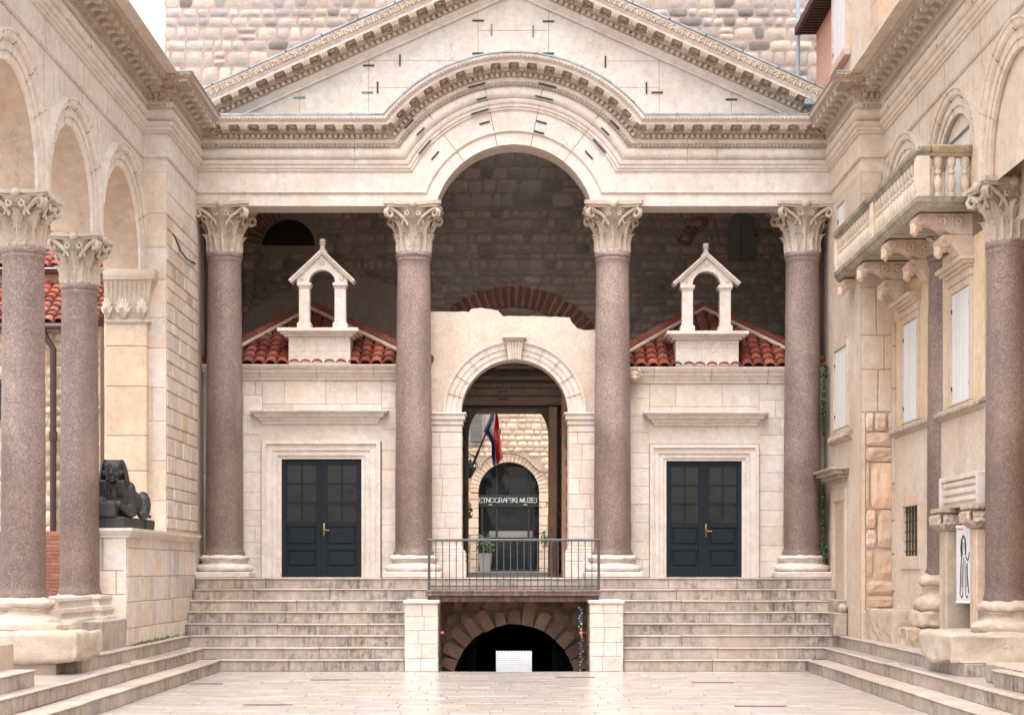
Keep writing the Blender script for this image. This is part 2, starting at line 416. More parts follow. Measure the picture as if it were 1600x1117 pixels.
g_ = G(nt_); g_.bump(b_, g_.noise(2.5, 2, .4), .10, .05); M['glass'] = m_
# ================================================================== SETTING: ground, floors, steps
RS = .181; Y1 = 26.5; TR = .21
mb = MB(); gz = -.012; DK = (.55, .5, .47)
mb.quad((-150, -60, gz), (150, -60, gz), (150, 26.44, gz), (-150, 26.44, gz), DK)
mb.quad((-150, 26.44, gz), (-1.6, 26.44, gz), (-1.6, 300, gz), (-150, 300, gz))
mb.quad((1.6, 26.44, gz), (150, 26.44, gz), (150, 300, gz), (1.6, 300, gz))
mb.quad((-1.6, 52, gz), (1.6, 52, gz), (1.6, 300, gz), (-1.6, 300, gz))
tag(mb.build('ground', M['pave']), kind='structure')
mb = MB(); y = 13.0
R = random.Random(3)
while y < Y1:
    d = min(R.choice((.30, .34, .38, .42)), Y1 - y); x = -4.75 - R.random() * .5
    if Y1 - (y + d) < .12: d = Y1 - y
    while x < 4.7:
        w = R.uniform(.34, .72); mb.box(x + .0028, x + w - .0028, y + .0028, y + d - .0028, -.06, R.uniform(-.0015, .0015), jt(.035, pick([((1, 1, 1), 5), ((.93, .92, .91), 2), ((1.02, 1.0, .97), 2)])), .003); x += w
    y += d
tag(mb.build('paving', M['pave']), kind='structure')
# raised walks behind the side steps
for s in (-1, 1):
    mb = MB()
    mb.box(s * 4.9, s * 60, -10, 28, -.1, 2 * RS - .006, (.9, .9, .9))
    x = 4.92; R = random.Random(5)
    while x < 7.4:
        w = R.uniform(.4, .6); yy = 14.0
        while yy < 27:
            l = R.uniform(.7, 1.3); mb.box(s * (x + .003), s * (x + w - .003), yy + .003, yy + l - .003, 0, 2 * RS + .002, jt(.05), .004); yy += l
        x += w
    tag(mb.build('walk', M['pave']), kind='structure')

def step_block(mb, O, U, V, L, dep, z0, z1, wmin=.9, wmax=2.1, face=1):
    u = 0
    while u < L - 1e-4:
        b = R.uniform(wmin, wmax)
        if L - u - b < wmin * .6: b = L - u
        e = R.uniform(-.006, .006)
        t = jt(.035, pick([((1, 1, 1), 4), ((.95, .93, .91), 2), ((1.02, .99, .95), 2)])); dz = R.uniform(-.003, .003); nz = R.uniform(.020, .030)
        mb.obox(O, U, V, Z, u + .002, u + b - .002, e + .020, dep, z0, z1 - nz + dz - .002, t, .006); mb.obox(O, U, V, Z, u + .002, u + b - .002, e, dep, z1 - nz + dz, z1 + dz, t, .014); u += b

R = random.Random(21)
lab = {-1: 'left flight of worn limestone steps leading up to the left blue door', 1: 'right flight of darker stained limestone steps leading up to the right blue door'}
for s in (-1, 1):
    st = thing('front_steps', lab[s], 'steps', (s * 3.3, 27.2, 0), 'flights of limestone steps')
    for k in range(1, 9):
        mb = MB(); yk = Y1 + TR * (k - 1)
        outer = {1: 4.60, 2: 4.91, 3: 5.15}.get(k, 5.24); inner = 1.71 if k < 7 else (1.38 if k == 7 else .0)
        if k == 8: yk = 27.98
        if s < 0: step_block(mb, Vector((-outer, yk, 0)), X, Y, outer - inner, .5 if k < 8 else .62, RS * (k - 1), RS * k)
        else: step_block(mb, Vector((inner, yk, 0)), X, Y, outer - inner, .5 if k < 8 else .62, RS * (k - 1), RS * k)
        mb.build('step', M['step'], st, jitter=.006)
# inner floor behind the columns
mb = MB(); mb.box(-5.3, 5.3, 28.5, 33.0, 1.2, 8 * RS - .004); mb.box(-1.5, 1.5, 33, 41.9, 1.2, 8 * RS + .004); mb.box(-1.3, 1.3, 32.6, 33.4, 1.3, 1.49); mb.box(-1.3, 1.3, 33.8, 41.9, 1.3, 1.53)
tag(mb.build('porch_floor', M['pave']), kind='structure')
lab = {-1: 'long low side steps running towards the facade below the sphinx', 1: 'long low side steps running towards the facade below the barred window'}
for s in (-1, 1):
    st = thing('side_steps', lab[s], 'steps', (s * 4.9, 20, 0), 'side steps along the courtyard')
    for k, (xs, ya, yb, dep) in enumerate(((4.55, 12, 26.5, .34), (4.86, 12, 26.71, .3), (5.11, 20.25 if s < 0 else 19.4, 26.92, .30)), 1):
        mb = MB()
        step_block(mb, Vector((s * xs, ya, 0)), Y, X * s, yb - ya, dep, RS * (k - 1), RS * k, .7, 1.5)
        mb.build('step', M['step'], st, jitter=.006)
    mb = MB(); step_block(mb, Vector((s * 5.02, 12, 0)), Y, X * s, 5.9, .5, RS * 2, RS * 3, 1.2, 2); mb.build('step', M['step'], st, jitter=.005)
# big corner block in front of the nearer column (out of frame on its far side)
mb = MB(); mb.box(-7.0, -5.3, 16.9, 18.1, 2 * RS, .84, (1.02, 1, .96), .05)
tag(mb.build('stone_block', M['rough'], jitter=.02), 'squared pale stone block cut by the lower left edge of the photo', 'block')

# ---------------- drain slots
for i, (px, py, w) in enumerate(((419, 1101, 74), (517, 1062, 60), (899, 1058, 60), (1114, 1066, 62), (1188, 1103, 78), (322, 1068, 50))):
    y = EYE * F / (py - 888); p = P(px, py, y); hw = w / 2 * y / F
    mb = MB(); 
    lx = ['beside the left side steps, nearest to us', 'before the middle of the left front flight', 'before the dark cellar arch', 'before the middle of the right front flight', 'in the right foreground paving', 'close to the corner of the left side steps'][i]
    mb.box(p.x - hw, p.x + hw, y - .055, y + .055, -.01, .004, (1, 1, 1)); mb.box(p.x - hw - .01, p.x + hw + .01, y + .055, y + .065, -.01, .006, (2.5, 2.3, 2.2)); mb.box(p.x - hw - .01, p.x + hw + .01, y - .065, y - .055, -.01, .006, (2.5, 2.3, 2.2))
    tag(mb.build('drain_slot', M['drain']), 'dark slot drain in the paving ' + lx, 'drain', 'slot drains in the paving')

# ================================================================== CELLAR ENTRANCE
R = random.Random(31)
for s in (-1, 1):
    mb = MB(); x0 = 1.18 if s > 0 else -1.70; x1 = x0 + .52
    masonry(mb, Vector((x0, 26.45, 0)), X, Z, -Y, .52, 6 * RS - .03, (.2, .24), (.2, .36), .006, .05, .004, .06, .008)
    for (xx, uu) in ((x0, -X), (x1, X)):
        masonry(mb, Vector((xx, 26.45, 0)), Y, Z, uu, 1.3, 6 * RS - .03, (.2, .24), (.3, .5), .006, .05, .004, .06, .008)
    mb.box(x0 - .02, x1 + .02, 26.42, 27.75, 6 * RS - .03, 6 * RS + .02, (1, 1, 1), .01)
    tag(mb.build('stair_pier', M['ashlar']), 'square ashlar pier on the %s of the dark cellar arch' % ('left' if s < 0 else 'right'), 'pier', 'piers beside the cellar entrance')
ca = thing('cellar_entrance', 'dark cellar arch of rough voussoirs under the railed footbridge', 'archway', (0, 27.7, -.3))
AR = 1.0; AC = Vector((0.0, 27.7, -.3))
mb = MB()
hole = lambda a, b, c, d: ((max(abs(a - 1.25), abs(b - 1.25)) ** 2 + (d - 2.2) ** 2) < (AR + .12) ** 2) or (min(abs(a - 1.25), abs(b - 1.25)) < AR - .1 and c < 2.0) or (((a + b) / 2 - 1.25) ** 2 + ((c + d) / 2 - 2.2) ** 2 < (AR + .2) ** 2)
rubble(mb, Vector((-1.25, 27.7, -2.5)), X, Z, -Y, 2.5, 3.7, (.2, .3), (.2, .34), .03, .1, .03, [((2.0, 1.7, 1.5), 2), ((1.3, 1.15, 1.05), 1)], hole)
# backing sheet with the arch cut out
n = 24
arc = [(AC.x + AR * cos(pi - pi * i / n), AC.z + AR * sin(pi - pi * i / n)) for i in range(n + 1)]
for i in range(n):
    (xa, za), (xb, zb) = arc[i], arc[i + 1]; mb.quad((xa, 27.72, za), (xb, 27.72, zb), (xb, 27.72, 1.2), (xa, 27.72, 1.2), (1.2, 1.2, 1.2))
for s in (-1, 1): mb.quad((s * AR, 27.72, -2.5), (s * 1.3, 27.72, -2.5), (s * 1.3, 27.72, 1.2), (s * AR, 27.72, 1.2), (1.2, 1.2, 1.2))
mb.build('wall', M['dark_stone'], ca)
mb = MB()
for i in range(15):
    a0 = pi * i / 15 + .012; a1 = pi * (i + 1) / 15 - .012; r1 = AR + R.uniform(.17, .40); t = jt(.3, (1.75, 1.5, 1.35)); pr = R.uniform(.0, .06)
    poly = [AC + Vector((r * cos(a + R.uniform(-.012, .012)), -pr - .02, r * sin(a) + R.uniform(-.012, .012))) for (r, a) in ((AR, a0), (r1, a0 + .02), (r1 * 1.03, (a0 + a1) / 2), (r1, a1 - .02), (AR, a1))]
    mb.prism(poly, Vector((0, .3, 0)), t)
mb.build('voussoirs', M['dark_stone'], ca, jitter=.035)
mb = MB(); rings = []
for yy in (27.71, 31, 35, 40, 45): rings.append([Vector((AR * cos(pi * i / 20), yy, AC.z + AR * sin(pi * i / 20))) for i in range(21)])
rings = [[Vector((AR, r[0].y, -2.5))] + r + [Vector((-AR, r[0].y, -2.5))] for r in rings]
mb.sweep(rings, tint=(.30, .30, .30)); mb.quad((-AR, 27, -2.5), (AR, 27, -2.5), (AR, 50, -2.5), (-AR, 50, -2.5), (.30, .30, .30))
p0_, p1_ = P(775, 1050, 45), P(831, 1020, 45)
for (a_, b_, c_, d_) in ((-AR, p0_.x, -2.5, .8), (p1_.x, AR, -2.5, .8), (p0_.x, p1_.x, p1_.z + .06, .8)): mb.quad((a_, 45, c_), (b_, 45, c_), (b_, 45, d_), (a_, 45, d_), (.05, .05, .05))  # end wall coloured near black for the darkness around the board
for s in (-1, 1): mb.quad((s * 1.6, 45.1, -2.5), (s * 1.6, 52, -2.5), (s * 1.6, 52, 0), (s * 1.6, 45, 0), (4, 4, 4))  # unseen light-well walls, coloured pale to brighten the board
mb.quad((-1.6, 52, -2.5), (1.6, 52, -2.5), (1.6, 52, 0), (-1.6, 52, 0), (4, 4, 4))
mb.build('vault', M['dark_stone'], ca)
mb = MB()
for s in (-1, 1): masonry(mb, Vector((s * 1.175, 26.5, -2.5)), Y, Z, -X * s, 1.2, 3.55, (.2, .3), (.3, .5), .01, .05, .01, .15, .01, [((1.6, 1.5, 1.4), 1)], mortar=(.8, .8, .8))
for i in range(13): mb.box(-1.17, 1.17, 26.44 + .1 * i, 26.54 + .1 * i, -2.6, -.18 * (i + 1), (1.5, 1.4, 1.3))
mb.build('stairwell', M['dark_stone'], ca)
# white board added to stand for daylight at the vault's far mouth
mb = MB(); p0, p1 = P(775, 1050, 46.5), P(831, 1018, 46.5); L = p1.x - p0.x
TU = Vector((0, .34, .94)); TN = Vector((0, -.94, .34)); TO = Vector((0, 46.5, p1.z))
mb.obox(TO, X, TU, TN, p0.x, p1.x, -2.0, 0, -.06, 0)
nn = 11
for i in range(nn): mb.obox(TO, X, TU, TN, p0.x + L * i / nn, p0.x + L * (i + .6) / nn, 0, .05, -.06, 0)
for i in range(12): mb.obox(TO, X, TU, TN, p0.x, p1.x, -.68 + i * .055, -.672 + i * .055, 0, .008, (.75, .78, .8))
tag(mb.build('daylight_screen', M['white']), 'white ribbed screen with a toothed top standing in for daylight far inside the cellar arch', 'screen')
M['trinket'] = paint('trinket_enamel', (1, 1, 1), .4, .05)
# string of souvenirs by the right wall of the stairwell
sr = thing('souvenir_strip', 'thin hanging strip of small coloured trinkets inside the cellar entrance', 'trinkets', (1.06, 26.9, 0))
mb = MB(); mb.box(1.05, 1.085, 26.88, 26.92, -.3, .98, (1.5, 1.5, 1.6)); mb.build('strip', M['iron'], sr)
cols = [(.4, .04, .05), (.05, .3, .4), (.5, .45, .4), (.05, .12, .3), (.45, .2, .06), (.1, .3, .15)]
for i in range(26):
    mb = MB(); z = -.1 + .043 * i; x = 1.067 + R.uniform(-.04, .03); mb.box(x - .013, x + .013, 26.86, 26.88, z, z + R.uniform(.015, .03), R.choice(cols)); mb.build('trinket', M['trinket'], sr)
for s in (-1, 1):
    mb = MB(); p = P(691 if s < 0 else 908, 988, 26.75); mb.box(p.x - .03, p.x + .03, 26.74, 26.78, p.z - .02, p.z + .02, (1, 1, 1), .004); mb.box(p.x - .012, p.x + .012, 26.735, 26.74, p.z - .008, p.z + .010, (1.8, 4, 4))
    mb.box(p.x + s * .03, p.x + s * .12, 26.75, 26.77, p.z - .01, p.z + .01, (.3, .3, .3))
    tag(mb.build('wall_sensor', M['redink']), 'tiny red box fixed on the %s jamb of the cellar entrance' % ('left' if s < 0 else 'right'), 'sensor', 'small red boxes in the cellar entrance')

# ---------------- footbridge and railing
mb = MB(); mb.box(-1.39, 1.36, 26.78, 28.0, 7 * RS - .10, 7 * RS - .002, (1, 1, 1), .012); mb.box(-1.36, 1.33, 26.83, 27.97, 7 * RS - .19, 7 * RS - .10, (.7, .66, .66), .01)
mb.box(-1.37, 1.34, 26.77, 26.78, 7 * RS - .045, 7 * RS - .03, (.5, .5, .5))
tag(mb.build('footbridge', M['rust'], jitter=.008), 'weathered brown footbridge deck carrying the railing over the cellar arch', 'footbridge')
rl = thing('railing', 'grey iron railing with thin vertical bars on the footbridge', 'railing', (0, 26.9, 7 * RS))
RY = 26.9; zt = 2.03; zb = 7 * RS
for s in (-1, 1):
    mb = MB(); mb.box(s * 1.34 - .022, s * 1.34 + .022, RY - .012, RY + .012, zb, zt, (1, 1, 1), .003); mb.build('post', M['rail'], rl)
mb = MB(); mb.box(-1.38, 1.38, RY - .022, RY + .022, zt, zt + .04, (1.25, 1.25, 1.25), .008); mb.build('handrail', M['rail'], rl)
mb = MB(); mb.box(-1.34, 1.34, RY - .01, RY + .01, zb + .04, zb + .065); mb.build('bottom_rail', M['rail'], rl)
bar = None
for i in range(24):
    x = -1.34 + 2.68 * (i + 1) / 25
    if bar is None:
        mb = MB(); mb.box(x - .007, x + .007, RY - .007, RY + .007, zb, zt); bar = mb.build('bar', M['rail'], rl); x0 = x
    else:
        c = bar.copy(); COL.objects.link(c); c.parent = rl; c.location = (x - x0, 0, 0)

# ================================================================== COLUMNS
def bell_r(t, rb): return rb * (1.0 + .06 * t + .42 * max(0, t - .45) ** 2 / .3)
def leaf(mb, ang, z0, h, w, rb, H, curl, tint, seed):
    n, m = 11, 7; g = [[], []]
    er = Vector((cos(ang), sin(ang), 0)); et = Vector((-sin(ang), cos(ang), 0))
    for side in (0, 1):
        for j in range(n):
            t = j / (n - 1)
            zc = z0 + h * (t if t < .8 else .8 + (t - .8) * .9 - 2.6 * (t - .8) ** 2)
            ro = bell_r((zc - z0) / H if z0 > 0 else zc / H, rb) 
            ro = bell_r(zc / H, rb) + .012 + curl * max(0, t - .45) ** 2 / .3 - (.0 if side == 0 else .02)
            ww = w * (.78 + .3 * sin(pi * min(1, t * 1.05))) * (1 - .75 * max(0, t - .72) ** 1.3 / .19)
            ww = max(ww, w * .1) * (1 + .20 * (1 if j % 2 else -1) * (1 if 0 < j < n - 1 else 0))
            for i in range(m):
                s = 2 * i / (m - 1) - 1
                rad = ro + (.030 * (1 - abs(s)) ** 2 - .020 * abs(sin(s * pi * 1.5)) - .022 * s * s) * (1 if side == 0 else .5)
                a = ang + s * ww / max(ro, .05)
                g[side].append(Vector((rad * cos(a), rad * sin(a), zc)) + mnoise.noise_vector(Vector((seed + t * 5, s * 5, side))) * .006)
    vs = g[0] + g[1]; N = n * m; fs = []
    for j in range(n - 1):
        for i in range(m - 1):
            a = j * m + i; fs.append((a, a + 1, a + m + 1, a + m)); fs.append((N + a, N + a + m, N + a + m + 1, N + a + 1))
    for j in range(n - 1):
        for i in (0, m - 1):
            a = j * m + i; fs.append((a, a + m, N + a + m, N + a))
    for i in range(m - 1):
        for j in (0, n - 1):
            a = j * m + i; fs.append((a, N + a, N + a + 1, a + 1))
    mb.add(vs, fs, tint)

def capital(rb, h, wtop, seed=0, damage=.008):
    """Corinthian capital, local z from 0 to h"""
    mb = MB(); rr = random.Random(seed); T = lambda: (lambda q: (q, q, q))(rr.uniform(.9, 1.06))
    mb.lathe([(rb * 1.0, 0), (rb * 1.02, .015), (rb * 1.0, .04), (rb * .93, .05)] + [(bell_r(t, rb) * (.90 if t < .8 else .95), h * t * .88) for t in [i / 10 for i in range(1, 11)]], n=32)
    for k in range(8): leaf(mb, 2 * pi * k / 8 + pi / 8, .02, h * .40, rb * .36, rb * .97, h * .88, .105, T(), seed + k)
    for k in range(8): leaf(mb, 2 * pi * k / 8, .02, h * .68, rb * .36, rb * .95, h * .88, .15, T(), seed + 20 + k)
    hw = wtop / 2
    for k in range(4):
        a = pi / 4 + k * pi / 2; d = Vector((cos(a), sin(a), 0)); tt = Vector((-sin(a), cos(a), 0)); rc = hw * 1.26
        # leaf carrying the corner volute
        leaf(mb, a, h * .34, h * .44, rb * .26, rb, h * .88, .16, T(), seed + 40 + k)
        for sg in (-1, 1):
            pts = []; 
            for i in range(20):
                t = i / 19
                if t < .6:
                    q = t / .6; r0 = bell_r(.55, rb) + .01 + (rc - .07 - bell_r(.55, rb)) * q ** 1.5; z = h * (.52 + .34 * q ** .7); side = sg * .15 * (1 - q) * hw / .45
                    pts.append(d * r0 + tt * (side + sg * .018) + Z * z)
                else:
                    q = (t - .6) / .4; an = pi / 2 - q * 2.1 * pi; sr = .085 * h / .8 * (1 - .62 * q)
                    pts.append(d * (rc - .07 + sr * cos(an)) + tt * sg * .018 + Z * (h * .86 - .085 * h / .8 + sr * sin(an)))
            mb.tube(pts, [.020 + .012 * sin(pi * i / 19) for i in range(20)], 6, T())
        # inner helices and fleuron on each face
        a2 = k * pi / 2; d2 = Vector((cos(a2), sin(a2), 0)); t2 = Vector((-sin(a2), cos(a2), 0))
        for sg in (-1, 1):
            pts = []
            for i in range(14):
                q = i / 13
                if q < .55: p_ = q / .55; pts.append(d2 * (bell_r(.6 + .3 * p_, rb) + .02) + t2 * sg * (.17 - .09 * p_) * hw / .45 + Z * h * (.54 + .26 * p_))
                else:
                    p_ = (q - .55) / .45; an = pi / 2 + p_ * 2 * pi; sr = .045 * (1 - .6 * p_)
                    pts.append(d2 * (bell_r(.88, rb) + .03) + t2 * sg * (.08 * hw / .45 + sr * -cos(an) * 1 - .0) + Z * (h * .80 - .045 + sr * sin(an)))
            mb.tube(pts, .016, 5, T())
        mb.ball(d2 * (hw * .86) + Z * h * .93, .07 * h / .8, 10, 7, (1, 1, 1), T())
    # abacus: concave sides, cut corners
    for (z0, z1, e) in ((h * .875, h * .925, -.03), (h * .925, h, 0)):
        ring = []
        for k in range(4):
            a = k * pi / 2
            for i in range(9):
                s = -1 + 2 * i / 8; q = hw + e; dd = q * (1.0 - .17 * (1 - s * s)); w_ = q * .92 * s
                ring.append((cos(a) * dd - sin(a) * w_, sin(a) * dd + cos(a) * w_))
        n = len(ring); vs = [Vector((x, y_, z0)) for x, y_ in ring] + [Vector((x, y_, z1)) for x, y_ in ring]
        mb.add(vs, [tuple(reversed(range(n))), tuple(range(n, 2 * n))] + [(i, (i + 1) % n, n + (i + 1) % n, n + i) for i in range(n)])
    out = []
    for p in mb.v:
        q = Vector(p); nv = mnoise.noise_vector(q * 7 + Vector((seed * 3.1, 0, 0))); out.append(tuple(q + nv * damage * 1.6))
    mb.v = out
    return mb

def base_prof(r, h):
    pr = [(r * 1.46, 0)]
    for i in range(7): a = -pi / 2 + pi * i / 6; pr.append((r * 1.36 + h * .19 * cos(a), h * .20 + h * .20 * sin(a)))
    pr += [(r * 1.34, h * .43), (r * 1.22, h * .48), (r * 1.17, h * .56), (r * 1.20, h * .64), (r * 1.28, h * .66), (r * 1.28, h * .69)]
    for i in range(6): a = -pi / 2 + pi * i / 5; pr.append((r * 1.22 + h * .13 * cos(a), h * .82 + h * .12 * sin(a)))
    pr += [(r * 1.18, h * .96), (r * 1.10, h)]
    return pr

def shaft_prof(rb, rt, h):
    pr = [(rb * 1.10, 0), (rb * 1.10, .035), (rb * 1.03, .07), (rb, .12)]
    for i in range(1, 48):
        t = i / 47; e = rb + (rt - rb) * t ** 1.5; pr.append((e, .12 + (h - .12 - .15) * t))
    pr += [(rt * 1.02, h - .14), (rt * 1.07, h - .11), (rt * 1.07, h - .095), (rt * 1.02, h - .08), (rt * 1.06, h - .07), (rt * 1.11, h - .045), (rt * 1.11, h - .02), (rt * 1.05, h)]
    return pr

def column(label, x, y, z0, plinths, base_h, shaft_h, cap_h, rb, rt, wtop, mat, group, seed, rot=0, base_mat='lime'):
    t = thing('column', label, 'column', (x, y, z0), group)
    z = 0
    for (hw, hh) in plinths:
        mb = MB(); mb.obox(t.location, X, Y, Z, -hw, hw, -hw, hw, z, z + hh, jt(.04), .018); mb.build('plinth', M[base_mat], t, jitter=.012); z += hh
    mb = MB(); mb.lathe(base_prof(rb, base_h), t.location + Z * z, 40); mb.build('base', M['capital' if base_mat == 'lime' and group != 'granite porch columns' else base_mat], t, smooth=40, jitter=.028 if group != 'granite porch columns' else .018); z += base_h
    mb = MB(); mb.lathe(shaft_prof(rb, rt, shaft_h), t.location + Z * z, 48); lv = R.uniform(.94, 1.06); wl = R.uniform(.22, .42)
    for i, q in enumerate(mb.v):      # weathered rougher lower drum, paler polished top
        tt = (q[2] - t.location.z - z) / shaft_h; nn_ = .10 * mnoise.noise(Vector((q[0] * 3, q[1] * 3, q[2] * 1.2 + seed))); k = max(0, min(1, (tt - wl + nn_) / .10)); sp_ = 1 + .22 * mnoise.noise(Vector((q[0] * 4 + seed, q[1] * 4, q[2] * .9)))
        a_, b_ = (.80, .74, .70), (1.10, 1.08, 1.07); mb.t[i] = tuple((x_ + (y_ - x_) * k) * lv * sp_ for x_, y_ in zip(a_, b_))
    mb.build('shaft', M[mat], t, smooth=40, jitter=.004); z += shaft_h
    c = capital(rt * 1.0, cap_h, wtop, seed)
    ca_, sa_ = cos(rot), sin(rot)
    c.v = [(p[0] * ca_ - p[1] * sa_ + t.location.x, p[0] * sa_ + p[1] * ca_ + t.location.y, p[2] + t.location.z + z) for p in c.v]
    c.build('capital', M['capital'], t, smooth=50)
    return t

R = random.Random(41)
YC = 28.5
labs = ['granite column at the far left of the porch, beside the side pier', 'granite column between the left blue door and the central arch', 'granite column between the central arch and the right blue door', 'granite column at the far right of the porch, beside the ivy']
for i, px in enumerate((351, 646.5, 957, 1253.5)):
    x = (px - 803) * YC / F
    column(labs[i], x, YC, 8 * RS, [(.485, .10)], .275, 5.03, .815, .31, .275, .97, 'granite', 'granite porch columns', 3 + 2 * i)
R = random.Random(43)
GA = 'granite arcade columns'
XA = 5.86
column('nearest left arcade granite column on a broad weathered block', -XA, 20.34, 2 * RS + .50, [], .39, 4.16, .65, .262, .242, .78, 'granite', GA, 13)
column('left arcade granite column just in front of the sphinx', -XA, 22.97, 2 * RS + .56, [], .33, 4.16, .65, .262, .235, .78, 'porphyry', GA, 15)
column('nearest right arcade granite column on a broad broken block', XA + .02, 20.34, 2 * RS + .46, [], .39, 4.27, .72, .245, .218, .80, 'porphyry', GA, 17)
column('thin grey granite column embedded in the house wall under the balcony', XA, 23.05, 2 * RS + .66, [], .5, 4.3, .6, .262, .24, .6, 'porphyry', GA, 19, base_mat='rough')
mb = MB()
worn(mb, -6.8, -5.06, 19.72, 20.95, 2 * RS + .13, 2 * RS + .52, .07, .05, 20, (1, 1, 1), 3); worn(mb, -6.8, -5.33, 19.83, 20.9, 2 * RS - .02, 2 * RS + .15, .03, .04, 14, (.78, .74, .70), 9)
worn(mb, -6.36, -5.3, 19.82, 20.85, 2 * RS + .48, 2 * RS + .62, .05, .035, 14, (1.04, 1.02, 1), 4)
tag(mb.build('column_pedestal', M['rough'], smooth=50), 'broad weathered block under the nearest left arcade column', 'pedestal', 'pedestals of the arcade columns')
mb = MB()
worn(mb, 4.98, 6.8, 19.55, 20.95, 2 * RS + .11, 2 * RS + .5, .07, .05, 20, (1, 1, 1), 7); worn(mb, 5.16, 6.8, 19.66, 20.9, 2 * RS - .02, 2 * RS + .14, .03, .04, 14, (.70, .66, .60), 2)
tag(mb.build('column_pedestal', M['rough'], smooth=50), 'broad broken block under the nearest right arcade column', 'pedestal', 'pedestals of the arcade columns')
mb = MB(); mb.box(5.15, 7, 17.0, 18.6, 2 * RS, 2 * RS + .22, (1.05, 1.03, 1), .02)
tag(mb.build('stone_block', M['step']), 'pale dressed block cut by the lower right edge of the photo', 'block')
# ================================================================== TEMPLE FRONT
R = random.Random(51)
YF = 28.2; ZS = 7.60; XE = 5.25; ENT = 1.38
prof = [(1.38, -.55), (0, -.55), (0, 0), (.20, 0), (.20, .018), (.222, .035), (.236, .03), (.238, .022), (.56, .022), (.57, .05), (.595, .05), (.615, .075), (.655, .078), (.67, .10), (.712, .118), (.728, .118), (.742, .07),
        (.750, .062), (.77, .098), (.80, .122), (.845, .132), (.89, .122), (.918, .098), (.938, .065), (.945, .078), (1.01, .10), (1.018, .11), (1.07, .112), (1.08, .112), (1.15, .112), (1.158, .155), (1.175, .165),
        (1.25, .165), (1.25, .385), (1.298, .385), (1.302, .395), (1.32, .42), (1.345, .445), (1.375, .45), (1.38, .45), (1.38, -.55)]
def prof_p(h):
    best = 0
    for (a, p), (b, q) in zip(prof[2:-1], prof[3:-1]):
        if min(a, b) - 1e-6 <= h <= max(a, b) + 1e-6: best = max(best, p if b == a else p + (q - p) * (h - a) / (b - a))
    return best
R0 = 1.336; ACZ = ZS - .316; KD = .316
def xk(h): return sqrt(max((R0 + h) ** 2 - (KD + h) ** 2, .01))
def ent_mi(mb, n, hs):
    # the cornice recess and the leaf band are coloured browner than the ornaments
    for i, f in enumerate(mb.f):
        k = f[0] % n; h = (hs[k] + hs[(k + 1) % n]) / 2; mb.m[i] = 1 if (1.075 < h < 1.27 or .94 < h < 1.012) else 0
tf = thing('temple_front', 'pale limestone temple front with a central arch rising into its pediment', 'temple facade', (0, 28.3, ZS))
mb = MB(); rings = []
rings.append([Vector((-XE + p, YF - p, ZS + h)) for h, p in prof])
for k in range(1, 8): rings.append([Vector(((-XE + p) * (1 - k / 8) - xk(h) * k / 8, YF - p, ZS + h)) for h, p in prof])
NA = 48
for i in range(NA + 1):
    ring = []
    for h, p in prof:
        a0 = atan2(KD + h, xk(h)); a = pi - a0 - (pi - 2 * a0) * i / NA; ring.append(Vector(((R0 + h) * cos(a), YF - p, ACZ + (R0 + h) * sin(a))))
    rings.append(ring)
for k in range(1, 8): rings.append([Vector((xk(h) * (1 - k / 8) + (XE - p) * k / 8, YF - p, ZS + h)) for h, p in prof])
rings.append([Vector((XE - p, YF - p, ZS + h)) for h, p in prof])
mb.sweep(rings, tint=(1, 1, 1)); ent_mi(mb, len(prof), [h for h, p in prof]); mb.build('entablature', [M['lime'], M['carved']], tf, smooth=28)
# carved bands, dentils and modillions of one straight run or one spot on the arch
def dentil(mb, O, U, V, W): mb.obox(O, U, V, W, -.026, .026, 1.085, 1.148, .10, .165, jt(.05))
def egg(mb, O, U, V, W): mb.obox(O, U, V, W, -.018, .018, 1.312, 1.362, .38, .448, jt(.05), .012)
def leafbit(mb, O, U, V, W):
    mb.obox(O, U, V, W, -.022, .010, .952, 1.005, .07, .108, jt(.08), .01); mb.obox(O, U, V, W, .014, .022, .962, 1.0, .07, .103, jt(.08))
def modillion(mb, O, U, V, W):
    t = jt(.06); pl = [(1.25, .15), (1.25, .375), (1.215, .375), (1.18, .345), (1.178, .30), (1.20, .27), (1.19, .22), (1.165, .165)]
    a = [O + U * -.062 + V * v + W * w for v, w in pl]; mb.prism(a, U * .124, t)
    mb.obox(O, U, V, W, -.075, .075, 1.228, 1.252, .15, .382, t)
    for e in (-.04, 0, .04): mb.obox(O, U, V, W, e - .009, e + .009, 1.17, 1.215, .345, .384, t, .006)
def coffer(mb, O, U, V, W):
    c = O + V * 1.245 + W * .27
    for k in range(5):
        a = 2 * pi * k / 5; q = c + U * .028 * cos(a) + W * .028 * sin(a); mb.obox(q, U, V, W, -.016, .016, -.016, .01, -.016, .016, jt(.1), .006)
def carve_run(mb, O, U, V, W, L, modstep=.30, dentstep=.092, off0=.0):
    n = max(1, round(L / dentstep)); 
    for i in range(n): dentil(mb, O + U * (L * (i + .5) / n), U, V, W)
    n = max(1, round(L / .062))
    for i in range(n): egg(mb, O + U * (L * (i + .5) / n), U, V, W); leafbit(mb, O + U * (L * (i + .5) / n), U, V, W)
    n = max(1, round(L / modstep))
    for i in range(n):
        modillion(mb, O + U * (L * (i + .5) / n), U, V, W)
        if i < n - 1: coffer(mb, O + U * (L * (i + 1) / n), U, V, W)
mb = MB(); W = -Y
LA = XE - .40 - xk(1.2)
carve_run(mb, Vector((-XE + .36, YF, ZS)), X, Z, W, LA); carve_run(mb, Vector((xk(1.2) + .04, YF, ZS)), X, Z, W, LA)
